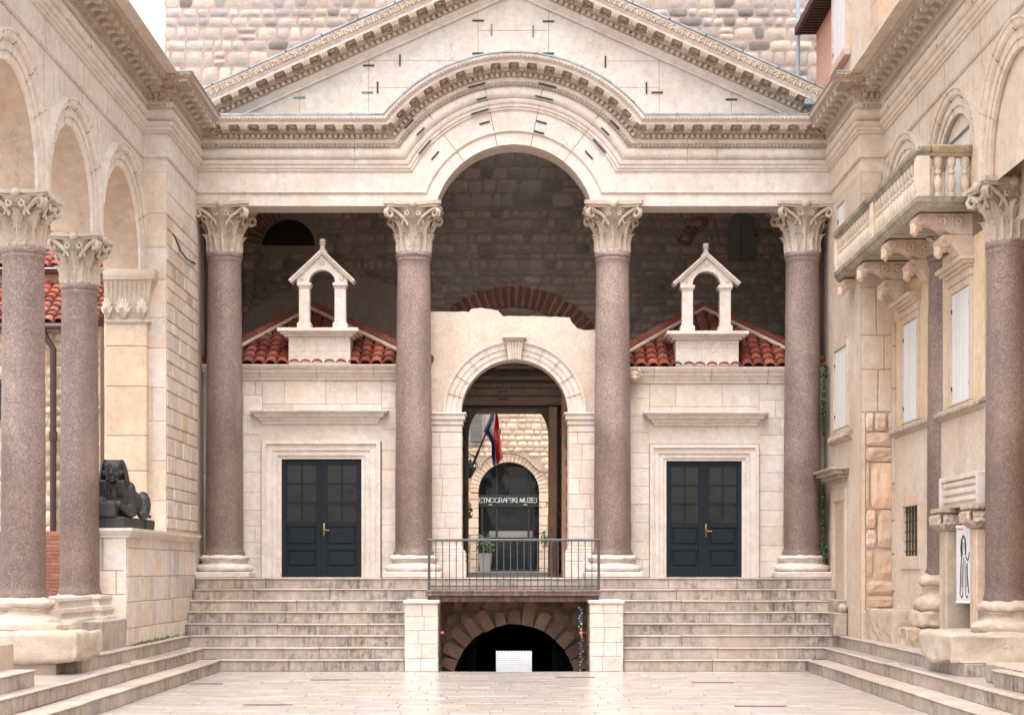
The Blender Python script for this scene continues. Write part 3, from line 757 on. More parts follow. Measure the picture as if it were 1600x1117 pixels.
def arc_frames(hh, step):
    a0 = atan2(KD + hh, xk(hh)); tot = (pi - 2 * a0); n = round(tot * (R0 + hh) / step)
    for i in range(n):
        a = pi - a0 - tot * (i + .5) / n; V = Vector((cos(a), 0, sin(a))); U = Vector((sin(a), 0, -cos(a))); yield i, n, Vector((0, YF, ACZ)) + V * R0, U, V, tot / n
for i, n, O, U, V, da in arc_frames(1.12, .092): dentil(mb, O, U, V, W)
for i, n, O, U, V, da in arc_frames(1.33, .062): egg(mb, O, U, V, W)
for i, n, O, U, V, da in arc_frames(.98, .056): leafbit(mb, O, U, V, W)
for i, n, O, U, V, da in arc_frames(1.2, .30): modillion(mb, O, U, V, W)
for i, n, O, U, V, da in arc_frames(1.2, .30):
    V2 = Matrix.Rotation(da / 2, 3, 'Y') @ V; U2 = Matrix.Rotation(da / 2, 3, 'Y') @ U
    if i < n - 1: coffer(mb, Vector((0, YF, ACZ)) + V2 * R0, U2, V2, W)
mb.build('cornice_carving', M['capital'], tf)
# rake
SL = .445; ca_, sa_ = 1 / sqrt(1 + SL * SL), SL / sqrt(1 + SL * SL)
ZR = 9.33 + .447 * (4.27)     # underside of the dentil course at x = 0
for s in (-1, 1):
    U = Vector((-s * ca_, 0, sa_)); V = Vector((s * sa_, 0, ca_)); W = -Y
    O0 = Vector((0, YF + .02, ZR)); L = 5.35 / ca_
    rp = [(h, p) for h, p in prof if h >= 1.018]; h0 = 1.08
    rp = [(.95, -.1), (.95, .035), (.99, .035), (1.0, .05), (1.018, .06)] + [(h, p) for h, p in rp if p > 0 and h > 1.02]
    rp = [(h if h < 1.302 else 1.302 + (h - 1.302) * 2.0, p) for h, p in rp] + [(1.46, .45), (1.46, -.3)]
    mb = MB(); rings = []
    for u in (0, 1):
        ring = []
        for h, p in rp:
            q = O0 + V * (h - h0) + W * p
            # run along U so that the apex end lies on x = 0 and the foot end on the side cornice
            tA = (q.x - 0) / (s * ca_); tB = (s * (XE - .02) - q.x) / (s * ca_)
            ring.append(q + U * tA if u else q - U * tB)
        rings.append(ring)
    mb.sweep(rings)
    for i, f in enumerate(mb.f):
        k = f[0] % len(rp); hm = (rp[k][0] + rp[(k + 1) % len(rp)][0]) / 2; mb.m[i] = 1 if 1.07 < hm < 1.27 or 1.32 < hm < 1.44 else 0
    rk = mb.build('raking_cornice', [M['lime'], M['carved']], tf, smooth=28)
    mb = MB(); L2 = 4.95 / ca_; Ob = O0 - V * h0
    n = round(L2 / .10)
    for i in range(n): dentil(mb, Ob - U * (L2 * (i + .3) / n), U, V, W)
    n = round(L2 / .32)
    for i in range(n):
        modillion(mb, Ob - U * (L2 * (i + .5) / n), U, V, W); coffer(mb, Ob - U * (L2 * (i + 1) / n), U, V, W)
    n = round(L2 / .10)
    for i in range(n):
        q = Ob - U * (L2 * (i + .5) / n); mb.obox(q, U, V, W, -.035, -.006, 1.33, 1.44, .36, .452, jt(.08), .012); mb.obox(q, U, V, W, .01, .03, 1.345, 1.425, .36, .446, jt(.08), .01)
    mb.build('carving', M['capital'], rk)
    # lead on the rake
    mb = MB(); k = 0; nn = 9
    for k in range(nn):
        a, b = L * k / nn, L * (k + 1) / nn - .004; mb.obox(Ob, -U, V, W, a, b, 1.462, 1.50, -.35, .468, jt(.1), .01); mb.obox(Ob, -U, V, W, b - .02, b + .01, 1.50, 1.512, -.35, .472)
    mb.build('lead_flashing', M['lead'], tf, jitter=.012)
    # roof slope back to the tower
    mb = MB(); mb.obox(Ob, -U, V, Y, -.02 if s < 0 else 0, L + .3, 1.28, 1.40, .05, 4.85, (.8, .8, .8)); mb.build('roof', M['tile'], tf)
# lead along the horizontal cornice and the arch
mb = MB()
for s in (-1, 1):
    n = 5; a, b = xk(1.38), XE - .45
    for k in range(n):
        x0 = s * (a + (b - a) * k / n); x1 = s * (a + (b - a) * (k + 1) / n); mb.box(x0, x1, YF - .46, YF, ZS + 1.382, ZS + 1.412, jt(.1)); mb.box(x1 - .012, x1 + .012, YF - .468, YF, ZS + 1.382, ZS + 1.424)
for i, n, O, U, V, da in arc_frames(1.38, .25):
    mb.obox(O, U, V, -Y, -.14, .14, 1.384, 1.408, .0, .462, jt(.1)); mb.obox(O, U, V, -Y, .10, .12, 1.384, 1.422, .0, .468) if i % 2 else None
mb.build('lead_flashing', M['lead'], tf, jitter=.008)
# tympanum, with real slab joints
mb = MB(); YT = YF + .03; zt0 = ZS + 1.35
def tymtop(x): return ZR - .23 - SL * abs(x) + .1
n = 60; xs = [-4.9 + 9.8 * i / n for i in range(n + 1)]
for a, b in zip(xs, xs[1:]): mb.quad((a, YT, zt0 - .3 if abs(a) > 2.2 else zt0 - .3), (b, YT, zt0 - .3), (b, YT, max(tymtop(b), zt0 - .2)), (a, YT, max(tymtop(a), zt0 - .2)))
for (px, y0, y1) in ((747, 0, 88), (857, 0, 86), (576, 78, 180), (1030, 82, 180), (468, 130, 178), (1143, 126, 180)):
    p, q = P(px, y0, YT), P(px, y1, YT); mb.box(p.x - .005, p.x + .005, YT - .002, YT + .01, q.z, p.z, (.55, .46, .40))
for (py, x0, x1) in ((48, 747, 857), (95, 576, 720), (137, 577, 640), (96, 950, 1028), (137, 965, 1028)):
    p, q = P(x0, py, YT), P(x1, py, YT); mb.box(p.x, q.x, YT - .002, YT + .01, p.z - .005, p.z + .005, (.62, .53, .47))
mb.build('tympanum', M['lime'], tf)
# iron clamps
hz = ((747, 33), (857, 34), (576, 103), (468, 153), (574, 145), (747, 84), (857, 84), (1027, 145), (1143, 156)); vt = ((768, 47), (833, 49), (625, 95), (590, 137), (946, 97), (1010, 138))
def clamp(O, U, V, Lh, p0, mat):
    mb = MB(); mb.obox(O, U, V, -Y, -Lh, Lh, -.013, .013, p0 - .003, p0 + .018, (1, 1, 1), .004); mb.build('iron_clamp', mat, tf)
for i, (px, py) in enumerate(hz): clamp(P(px, py, YT), X, Z, .095, 0, M['verdigris' if i in (3, 4) else 'iron'])
for i, (px, py) in enumerate(vt): clamp(P(px, py, YT), Z, X, .095, 0, M['verdigris' if i in (0, 1) else 'iron'])
for (px, py, L) in ((745, 137, .15), (753, 158, .09), (750, 177, .15), (757, 193, .09), (640, 197, .10), (658, 209, .09), (664, 232, .15), (680, 244, .09), (855, 137, .15), (850, 157, .15), (846, 192, .09), (842, 208, .09), (960, 198, .10), (945, 209, .09), (936, 230, .15), (920, 243, .09)):
    q = P(px, py, YF); a = atan2(q.z - ACZ, q.x); h = sqrt((q.z - ACZ) ** 2 + q.x ** 2) - R0; V = Vector((cos(a), 0, sin(a))); U = Vector((sin(a), 0, -cos(a)))
    pp = max(prof_p(max(0, min(1.07, h + e))) for e in (-.02, 0, .02)); clamp(Vector((0, YF, ACZ)) + V * (R0 + h), U, V, L, pp + .002, M['iron'])
# radial joints of the arch stones
mb = MB()
for ang in (102, 128, 52, 78):
    a = radians(ang); V = Vector((cos(a), 0, sin(a))); U = Vector((sin(a), 0, -cos(a)))
    for i in range(60):
        h = .005 + 1.05 * i / 60; p = prof_p(h); mb.obox(Vector((0, YF, ACZ)) + V * R0, U, V, -Y, -.005, .005, h, h + .019, p - .01, p + .002)
for px in (555, 1073, 1119):
    x = (px - 803) * YF / F
    for i in range(30):
        h = .70 + .36 * i / 30; p = prof_p(h); mb.box(x - .004, x + .004, YF - p - .002, YF - p + .01, ZS + h, ZS + h + .013)
mb.build('joint', paint('dark_joint', (.16, .11, .08), .9), tf)
# carved bands along the lower fascia
mb = MB()
# unseen side walls added to block light from the sides of the porch
for s in (-1, 1): mb = MB(); mb.box(s * 5.24, s * 5.9, 28.76, 33, 1.2, 9.5, (.9, .85, .8)); mb.build('side_wall', M['mortar'], tf)

# ================================================================== TOWER WALL BEHIND
R = random.Random(61)
tw = thing('stone_tower', 'tall rough grey stone wall rising behind the pediment', 'stone wall', (0, 33.4, 1.2))
YT2 = 33.0; X0 = (258 - 803) * YT2 / F; X1 = 6.4; ZB, ZTOP = 1.2, 13.6
dr = (-.95, .70, 0, 4.68 - ZB)                # doorway in tower-local x and z from ZB
lun = P(450, 384, YT2); LR = .52
def thole(a, b, c, d):
    xa, xb, za, zb = X0 + a, X0 + b, ZB + c, ZB + d
    if xb > dr[0] - .1 and xa < dr[1] + .1 and za < 4.75: return True
    cx, cz = (xa + xb) / 2, (za + zb) / 2
    if (cx - lun.x) ** 2 + (max(cz - lun.z, 0)) ** 2 < (LR + .13) ** 2 and cz > lun.z - .15: return True
    return False
mb = MB(); cell = .13
nx, nz = int((X1 - X0) / cell), int((ZTOP - ZB) / cell)
edges_z = sorted(set([ZB + cell * i for i in range(nz + 1)] + [4.68, lun.z])); edges_x = sorted(set([X0 + (X1 - X0) * i / nx for i in range(nx + 1)] + [dr[0], dr[1]]))
for i in range(len(edges_x) - 1):
    for j in range(len(edges_z) - 1):
        a, b, c, d = edges_x[i], edges_x[i + 1], edges_z[j], edges_z[j + 1]; cx, cz = (a + b) / 2, (c + d) / 2
        if dr[0] < cx < dr[1] and cz < 4.68: continue
        if cz > lun.z and cz < lun.z + LR + .2 and abs(cx - lun.x) < LR + .2: continue
        mb.quad((a, YT2 + .01, c), (b, YT2 + .01, c), (b, YT2 + .01, d), (a, YT2 + .01, d))
for i in range(24):
    a0, a1 = pi * i / 24, pi * (i + 1) / 24
    sq = lambda a: (lambda k: (lun.x + k * cos(a), YT2 + .008, lun.z + k * sin(a)))(min((LR + .36) / max(abs(cos(a)), 1e-6), (LR + .36) / max(abs(sin(a)), 1e-6)))
    ci = lambda a, y: (lun.x + LR * cos(a), y, lun.z + LR * sin(a))
    mb.quad(ci(a0, YT2 + .008), ci(a1, YT2 + .008), sq(a1), sq(a0)); mb.quad(ci(a0, YT2 + .008), ci(a1, YT2 + .008), ci(a1, YT2 + .3), ci(a0, YT2 + .3), (.3, .3, .3))
mb.quad((X0, YT2 + .01, ZB), (X0, YT2 + 3, ZB), (X0, YT2 + 3, ZTOP), (X0, YT2 + .01, ZTOP))
mb.build('mortar_bed', M['mortar'], tw)
pal = [((1.35, 1.24, 1.13), 6), ((1.15, 1.08, 1.02), 3), ((.9, .85, .81), 1.2), ((1.55, 1.42, 1.26), 3), ((1.35, 1.15, .98), 2)]
pal_up = [((1.25, 1.22, 1.22), 6), ((1.5, 1.42, 1.33), 5), ((.95, .95, .98), 3), ((.58, .57, .58), 1.0), ((1.3, 1.2, 1.08), .8)]
mb = MB(); zsplit = 8.6
rubble(mb, Vector((X0, YT2, zsplit)), X, Z, -Y, X1 - X0, ZTOP - zsplit, (.15, .36), (.16, .46), .024, .1, .028, pal_up, cr=.02, ex=12, tint=.09)
rubble(mb, Vector((X0, YT2, ZB)), X, Z, -Y, X1 - X0, zsplit - ZB, (.08, .22), (.12, .40), .026, .1, .035, pal, thole, cr=.03, ex=5)
rubble(mb, Vector((X0, YT2 + 3, ZB)), -Y, Z, -X, 3, ZTOP - ZB, (.20, .38), (.24, .50), .02, .1, .03, pal_up, cr=.022, ex=7)
mb.build('stonework', M['tower'], tw, smooth=50)
def brick_arch(mb, c, r0, r1, a0, a1, n, yy, dep=.05, ratio=.4):
    for i in range(n):
        x = a0 + (a1 - a0) * i / n; d = (a1 - a0) / n
        for (p, q, t, pr) in ((x, x + d * ratio, (1, 1, 1), 0), (x + d * ratio + d * .08, x + d * .92, None, .0)):
            tt = jt(.2) if t else jt(.2, (1.35, 2.0, 2.2)); rr = r1 + R.uniform(-.02, .02)
            poly = [Vector((c[0] + r * cos(a), yy - dep - R.uniform(0, .012), c[1] + r * sin(a))) for r, a in ((r0, p), (rr, p), (rr, q), (r0, q))]
            mb.prism(poly, Vector((0, dep + .05, 0)), tt)
mb = MB(); c = P(803, 605, YT2)
brick_arch(mb, (c.x, c.z), 1.55, 1.95, radians(28), radians(152), 26, YT2, .07); mb.build('brick_arch', M['brick'], tw); mb = MB()
c2 = (lun.x, lun.z); brick_arch(mb, c2, LR, LR + .30, radians(105), pi, 8, YT2, .03); mb.build('brick_arch', M['brick'], tw); mb = MB()
c3 = P(1130, 400, YT2); brick_arch(mb, (c3.x - .05, c3.z), .62, .88, radians(110), radians(165), 8, YT2, .02)
mb.build('brick_arch', M['brick'], tw)
# blind plaster arch on the left
mb = MB(); c = P(560, 560, YT2); n = 26
pts = [Vector((c.x + 2.55 * cos(pi - pi * i / n) * (1 if i < n / 2 else .62), YT2 - .06, c.z + 1.55 * sin(pi * i / n))) for i in range(n + 1)]
mb.prism(pts, Vector((0, .08, 0)), (.75, .72, .70)); mb.build('plaster_patch', M['plaster'], tw)
mb = MB(); mb.box(lun.x - LR - .1, lun.x + LR + .1, YT2 + .14, YT2 + .2, lun.z - .02, lun.z + LR + .1); mb.build('lunette_window', M['dark'], tw)
# arched shutter on the right
mb = MB(); a, b = P(1137, 407, YT2), P(1178, 333, YT2); r = (b.x - a.x) / 2; zc = b.z - r
poly = [Vector((a.x, YT2 - .08, a.z)), Vector((b.x, YT2 - .08, a.z))] + [Vector(((a.x + b.x) / 2 + r * cos(t), YT2 - .08, zc + r * sin(t))) for t in [pi * i / 14 for i in range(15)]]
mb.prism(poly, Vector((0, .08, 0)), (.75, .82, .72)); mb.box((a.x + b.x) / 2 - .006, (a.x + b.x) / 2 + .006, YT2 - .085, YT2 - .07, a.z, b.z, (.4, .4, .4))
mb.build('arched_shutter', M['greyshutter'], tw)
# doorway of the tower: reveals and decorated lintel
mb = MB()
for x in dr[:2]: mb.box(x - (.02 if x < 0 else 0), x + (0 if x < 0 else .02), YT2 - .2, YT2 + 1.0, 1.2, 4.68, (1.3, 1.2, 1.1))
mb.box(dr[0], dr[1], YT2 - .2, YT2 + 1, 4.68, 4.72, (1.2, 1.1, 1))
mb.build('door_reveal', M['dark_stone'], tw)
mb = MB(); zz = 4.68
for (hh, pr, t) in ((.05, .22, .55), (.17, .26, 1.9), (.02, .29, 1.0), (.16, .27, 1.6), (.05, .31, 1.2), (.07, .30, .8), (.10, .36, 1.3), (.09, .42, 1.0), (.07, .62, 1.5), (.05, .66, 1.8), (.12, .70, 1.4)):
    mb.box(-1.25, 1.25, YT2 - pr - .1, YT2 - .02, zz, zz + hh, (t * 1.1, t, t * .95)); zz += hh
for i in range(7): mb.box(-1.05 + .33 * i, -.92 + .33 * i, YT2 - .62, YT2 - .4, 5.36, 5.46, (2, 1.8, 1.7), .01)
for i in range(36): mb.box(-1.2 + .068 * i, -1.165 + .068 * i, YT2 - .43, YT2 - .3, 5.06, 5.12, (2, 1.8, 1.7))
mb.build('carved_lintel', M['dark_stone'], tw, jitter=.006)
mb = MB()
for (dz, w) in ((.26, .10), (.11, .10)): mb.box(-.30, -.12, YT2 - .385, YT2 - .36, 4.72 + dz, 4.74 + dz, (1, 1, 1))
mb.build('iron_clamp', M['iron'], tw)
# ================================================================== CENTRAL GATE
R = random.Random(71)
gt = thing('central_gate', 'plastered arched gateway with keystone between the two inner columns', 'gateway', (0, 28.75, 8 * RS))
YG = 28.78; SG = F / YG
gx = lambda px: (px - 803) / SG
gz_ = lambda py: EYE + (888 - py) / SG
top = [(670, 487), (733, 487), (736, 483), (752, 481), (778, 485), (786, 494), (838, 494), (890, 496), (893, 503), (902, 513), (914, 516), (928, 515), (936, 515)]
def topz(x):
    px = x * SG + 803
    for (a, b), (c, d) in zip(top, top[1:]):
        if a <= px <= c: return gz_(b + (d - b) * (px - a) / (c - a)) + .012 * mnoise.noise(Vector((px * .11, 3, 0)))
    return gz_(515)
gc, gr, zsp = gx(804), .90, gz_(645)
def archz(x):
    d = abs(x - gc); return zsp + sqrt(max(gr * gr - d * d, 0)) if d < gr else 8 * RS
xs = sorted(set([-1.46, 1.46] + [gx(a) for a, b in top if 672 < a < 932] + [gc + gr * cos(pi * i / 30) for i in range(31)] + [-1.4 + .06 * i for i in range(47)] + [gc - gr - 1e-4, gc + gr + 1e-4]))
mb = MB()
for a, b in zip(xs, xs[1:]):
    m = (a + b) / 2; inside = abs(m - gc) < gr
    za, zb = (archz(a), archz(b)) if inside else (8 * RS, 8 * RS); 
    if inside and abs(a - gc) >= gr: za = zsp
    if inside and abs(b - gc) >= gr: zb = zsp
    ta, tb = topz(a), topz(b)
    mb.quad((a, YG, za), (b, YG, zb), (b, YG, tb), (a, YG, ta)); mb.quad((a, YG + .4, za), (b, YG + .4, zb), (b, YG + .4, tb), (a, YG + .4, ta)); mb.quad((a, YG, ta), (b, YG, tb), (b, YG + .4, tb), (a, YG + .4, ta))
    if inside: mb.quad((a, YG, za), (b, YG, zb), (b, YG + .4, zb), (a, YG + .4, za))
mb.build('wall', M['plaster'], gt)
mb = MB(); ap = [(gr, -.42), (gr, .03), (gr + .075, .03), (gr + .08, .045), (gr + .165, .05), (gr + .17, .065), (gr + .25, .07), (gr + .26, .085), (gr + .285, .10), (gr + .31, .10), (gr + .315, -.02)]
rings = [[Vector((gc + r * cos(pi - pi * i / 40), YG - p, zsp + r * sin(pi - pi * i / 40))) for r, p in ap] for i in range(41)]
mb.sweep(rings, capA=True, capB=True)
for k in range(1, 11):
    a = pi * k / 11; V = Vector((cos(a), 0, sin(a))); U = Vector((sin(a), 0, -cos(a)))
    for i in range(20): 
        r = gr + .31 * i / 20; p = .03 + .07 * (i / 20) ** 1.0; mb.obox(Vector((gc, YG, zsp)), U, V, -Y, -.003, .003, r, r + .016, p - .02, p + .006, (.85, .80, .76))
mb.build('archivolt', M['ashlar'], gt, smooth=25)
mb = MB(); kx = gx(804)
pl = [(.10, zsp + gr - .02), (.14, zsp + gr + .30), (-.14, zsp + gr + .30), (-.10, zsp + gr - .02)]
mb.prism([Vector((kx + a, YG - .16, z)) for a, z in pl], Vector((0, .16, 0)))
for e in (-.075, -.025, .025, .075): mb.tube([(kx + e * .8, YG - .165, zsp + gr), (kx + e, YG - .175, zsp + gr + .28)], .018, 6)
mb.box(kx - .16, kx + .16, YG - .21, YG, zsp + gr + .30, zsp + gr + .335, (1, 1, 1), .008); mb.box(kx - .20, kx + .20, YG - .25, YG, zsp + gr + .335, zsp + gr + .385, (1, 1, 1), .008)
mb.build('keystone', M['ashlar'], gt)
for s in (-1, 1):
    xi = gx(722) if s < 0 else gx(888); xo = -1.42 if s < 0 else 1.42
    mb = MB()
    for (z0, z1, e) in ((675, 664, .0), (664, 656, .02), (656, 648, .05), (648, 645, .075)):
        mb.box(min(xo, xi + (.0 if s > 0 else 0)) - (e if s > 0 else 0), max(xi, xo) + (e if s < 0 else 0), YG - .05 - e, YG + .4, gz_(z0), gz_(z1), (1, 1, 1), .006)
    mb.build('impost', M['ashlar'], gt)
    mb = MB(); w = abs(xi - xo)
    masonry(mb, Vector((min(xi, xo), YG - .04, 8 * RS)), X, Z, -Y, w, gz_(675) - 8 * RS, (.22, .36), (.22, .42), .006, .05, .003, .07, .006)
    masonry(mb, Vector((xi, YG - .04, 8 * RS)), Y, Z, X if s < 0 else -X, .44, gz_(675) - 8 * RS, (.22, .36), (.4, .5), .006, .05, .003, .07, .006)
    mb.build('pilaster', M['ashlar'], gt)
    mb = MB()
    for (z0, z1, e) in ((1.448, 1.72, .07), (1.72, 1.87, .065), (1.87, 1.91, .05), (1.91, 1.97, .02)):
        mb.box(min(xo, xi) - (e if s > 0 else 0), max(xi, xo) + (e if s < 0 else 0), YG - .05 - e, YG + .42, z0, z1, jt(.04), .012)
    mb.build('pilaster_base', M['ashlar'], gt, jitter=.004)
# ---------------- passage portal deeper inside (brown jambs)
pg = thing('inner_passage', 'shadowed brown jambs and rough side walls of the passage beyond the gate', 'passage', (0, 31, 8 * RS))
mb = MB(); rubble(mb, Vector((.93, 29.2, 1.4)), Y, Z, -X, 3.7, 3.3, (.2, .35), (.25, .5), .04, .1, .04, [((1.2, 1.1, 1), 1)]); mb.box(.95, 1.3, 29.2, 32.95, 1.4, 5.0); mb.build('side_wall', M['dark_stone'], pg)
mb = MB(); rubble(mb, Vector((-.97, 29.2, 1.4)), Y, Z, X, 3.7, 3.3, (.2, .35), (.25, .5), .04, .1, .04, [((.5, .5, .5), 1)]); mb.box(-1.3, -.99, 29.2, 32.95, 1.4, 5.0, (.5, .5, .5)); mb.build('side_wall', M['dark_stone'], pg)
mb = MB(); mb.box(.66, .82, 32.2, 32.78, 1.4, 4.66, (3.2, 2.6, 2.2), .02); mb.box(-.94, -.87, 32.2, 32.78, 1.4, 4.66, (1, .9, .8), .02); mb.build('jamb', M['dark_stone'], pg, jitter=.01)
mb = MB(); mb.box(.835, .96, 29.5, 30.1, 1.45, 4.9, (3.0, 2.35, 2.0), .015); mb.build('jamb', M['dark_stone'], pg, jitter=.01)
for s in (-1, 1):   # curved brackets in the top corners of the opening
    mb = MB(); x = .66 if s > 0 else -.87; n = 8
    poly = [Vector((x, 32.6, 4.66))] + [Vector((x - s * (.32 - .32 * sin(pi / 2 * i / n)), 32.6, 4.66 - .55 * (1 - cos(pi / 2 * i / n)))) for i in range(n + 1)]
    mb.prism(poly, Vector((0, .15, 0)), (1.4, 1.2, 1)); mb.build('corner_bracket', M['dark_stone'], pg)

# ================================================================== MUSEUM
R = random.Random(81)
YM = 42.0; SM = F / YM
mu = thing('museum_building', 'pale stone museum front with a big dark glass arch seen through the gate', 'building', (0, YM, 1.4))
mx = lambda px: (px - 803) / SM
mz = lambda py: EYE + (888 - py) / SM
dc = mx(795); dr_ = .75; dzs = mz(769); DZ0 = 1.53
inarch = lambda x, z, e=0: abs(x - dc) < dr_ + e and (z < dzs or (x - dc) ** 2 + (z - dzs) ** 2 < (dr_ + e) ** 2)
mb = MB(); W_, H_ = 6.0, 5.0; O = Vector((-3.0, YM, 1.4))
mh = lambda a, b, c, d: any(inarch(O.x + q, O.z + w, .17) for q in (a, (a + b) / 2, b) for w in (c, (c + d) / 2, d)) or (a < 2.35 and b > 1.75 and c < 4.5 and d > 3.7)
rubble(mb, O, X, Z, -Y, W_, H_, (.11, .19), (.13, .30), .018, .05, .012, [((1.15, 1.12, 1.05), 5), ((1.25, 1.2, 1.1), 3), ((.92, .85, .76), 2), ((1.05, .9, .7), 1)], mh, .08)
mb.build('wall', M['museum'], mu, smooth=60)
mb = MB(); cell = .1
for i in range(60):
    for j in range(50):
        a, c = O.x + cell * i, O.z + cell * j
        if inarch(a + .05, c + .05, .05): continue
        mb.quad((a, YM + .012, c), (a + cell, YM + .012, c), (a + cell, YM + .012, c + cell), (a, YM + .012, c + cell), (1.25, 1.2, 1.15))
mb.box(-3, 3, YM + .4, YM + .6, -2.5 + 4, 6.4)
mb.build('mortar_bed', M['mortar'], mu)
mb = MB(); n = 27
for i in range(n):
    a0, a1 = pi * i / n + .008, pi * (i + 1) / n - .008; r1 = dr_ + R.uniform(.19, .23); pr = R.uniform(.005, .02)
    mb.prism([Vector((dc + r * cos(a), YM - pr - .01, dzs + r * sin(a))) for r, a in ((dr_, a0), (r1, a0), (r1, a1), (dr_, a1))], Vector((0, .35, 0)), jt(.08, (1.1, 1.05, 1)))
for s in (-1, 1):
    z = 1.45
    while z < dzs - .05:
        h = min(R.uniform(.14, .26), dzs - z); w = R.uniform(.16, .26); mb.box(dc + s * dr_, dc + s * (dr_ + w), YM - R.uniform(.01, .02), YM + .35, z + .006, z + h - .006, jt(.08, (1.1, 1.05, 1)), .01); z += h
mb.build('arch_surround', M['museum'], mu)
dd = MB(); YD = YM + .22
poly = [Vector((dc - dr_, YD, DZ0)), Vector((dc + dr_, YD, DZ0))] + [Vector((dc + dr_ * cos(pi * i / 30), YD, dzs + dr_ * sin(pi * i / 30))) for i in range(31)]
dd.prism(poly, Vector((0, .02, 0))); door = dd.build('glass_door', M['glass'], mu)
mb = MB()
for px, t in ((805, 0), (825, 1)): pass
for px in (776, 826): mb.box(mx(px) - .022, mx(px) + .022, YD - .04, YD, DZ0, dzs + (.62 if px == 776 else .55))
mb.box(dc - dr_, dc + dr_, YD - .06, YD, mz(791), mz(772)); mb.box(dc - dr_, dc + dr_, YD - .03, YD, DZ0, DZ0 + .06)
mb.box(mx(834) - .012, mx(834) + .012, YD - .04, YD, DZ0, mz(791)); mb.box(mx(753) - .03, mx(753) + .03, YD - .04, YD, DZ0, mz(791))
for px in (766, 821): mb.box(mx(px) - .045, mx(px) + .045, YD - .10, YD - .02, mz(789), mz(787), (14, 13, 12))
mb.build('frame', M['iron'], door)
mb = MB(); mb.box(mx(764), mx(832), YD - .012, YD - .004, mz(839), mz(829), (1, 1, 1)); mb.build('frosted_band', M['greyshutter'], door)
# lettering built from strokes with serifs
mb = MB()
LET = {'E': ['l', (0, 0, 0, 1), (0, 1, .52, 1), (0, .5, .42, .5), (0, 0, .56, 0), (.52, 1, .52, .84), (.56, 0, .56, .16)], 'T': ['l', (.3, 0, .3, 1), (0, 1, .6, 1), (0, 1, 0, .84), (.6, 1, .6, .84)], 'N': ['l', (.05, 0, .05, 1), (.05, 1, .62, 0), (.62, 0, .62, 1)],
       'O': ['o'], 'G': ['g'], 'R': ['r'], 'A': ['l', (0, 0, .3, 1), (.3, 1, .62, 0), (.13, .36, .49, .36)], 'F': ['l', (0, 0, 0, 1), (0, 1, .52, 1), (0, .52, .4, .52), (.52, 1, .52, .84)], 'S': ['s'], 'K': ['l', (0, 0, 0, 1), (0, .45, .5, 1), (.16, .58, .58, 0)], 'I': ['l', (.06, 0, .06, 1)],
       'M': ['l', (.04, 0, .1, 1), (.1, 1, .38, .05), (.38, .05, .66, 1), (.66, 1, .72, 0)], 'U': ['u'], 'Z': ['l', (0, 1, .52, 1), (.52, 1, 0, 0), (0, 0, .54, 0), (0, 1, 0, .85), (.54, 0, .54, .15)], 'J': ['j']}
WID = {'E': .62, 'T': .66, 'N': .74, 'O': .82, 'G': .80, 'R': .66, 'A': .68, 'F': .60, 'S': .54, 'K': .68, 'I': .22, 'M': .84, 'U': .74, 'Z': .62, 'J': .34, ' ': .34}
def strokes(ch):
    d = LET[ch]; k = d[0]
    if k == 'l': return [((a, b), (c, e)) for a, b, c, e in d[1:]] + [((a - .07, b), (a + .07, b)) for a, b, c, e in d[1:] if a == c and b == 0 and abs(e - b) > .5] + [((a - .07, e), (a + .07, e)) for a, b, c, e in d[1:] if a == c and e == 1]
    arc = lambda cx, cy, rx, ry, a0, a1, n=12: [(cx + rx * cos(radians(a0 + (a1 - a0) * i / n)), cy + ry * sin(radians(a0 + (a1 - a0) * i / n))) for i in range(n + 1)]
    seg = lambda p: list(zip(p, p[1:]))
    if k == 'o': return seg(arc(.36, .5, .36, .5, 0, 360, 18))
    if k == 'g': return seg(arc(.36, .5, .36, .5, 45, 340, 16)) + [((.68, .05), (.68, .42)), ((.52, .42), (.76, .42))]
    if k == 'r': return [((0, 0), (0, 1)), ((-.07, 0), (.07, 0)), ((0, 1), (.25, 1)), ((0, .48), (.25, .48)), ((.25, .48), (.58, 0))] + seg(arc(.25, .74, .25, .26, 90, -90, 8))
    if k == 's': return seg(arc(.23, .75, .21, .25, 30, 270, 9)) + seg(arc(.23, .26, .23, .25, 90, -150, 9))
    if k == 'u': return [((.05, 1), (.05, .3)), ((.58, 1), (.58, .3)), ((-.02, 1), (.12, 1)), ((.51, 1), (.65, 1))] + seg(arc(.315, .3, .265, .3, 180, 360, 9))
    if k == 'j': return [((.2, 1), (.2, .05)), ((.13, 1), (.27, 1))] + seg(arc(-.05, .05, .25, .26, 0, -110, 7))
txt = 'ETNOGRAFSKI MUZEJ'; tot = sum(WID[c] for c in txt); xL, xR = mx(748.5), mx(839.5); sc = (xR - xL) / tot; hgt = .115; x = xL; zb0 = mz(784.5)
for ch in txt:
    if ch != ' ':
        for (a, b), (c, e) in strokes(ch):
            p = Vector((x + a * sc, YD - .07, zb0 + b * hgt)); q = Vector((x + c * sc, YD - .07, zb0 + e * hgt)); u = (q - p)
            if u.length < 1e-5: continue
            L = u.length; u.normalize(); v = Vector((-u.z, 0, u.x)); th = .0075 if abs(u.z) > .5 else .0055
            mb.obox(p, u, v, -Y, -.003, L + .003, -th, th, 0, .012)
    x += WID[ch] * sc
mb.build('lettering', M['letter'], door)
sh = MB(); a, b = P(733, 690, YM - .07), P(756.5, 640, YM - .07)
sh.box(a.x, b.x, YM - .09, YM - .05, a.z, b.z, (.8, .8, .8))
sh.box(a.x, a.x + .04, YM - .10, YM - .09, a.z, b.z); sh.box(b.x - .05, b.x, YM - .10, YM - .09, a.z, b.z)
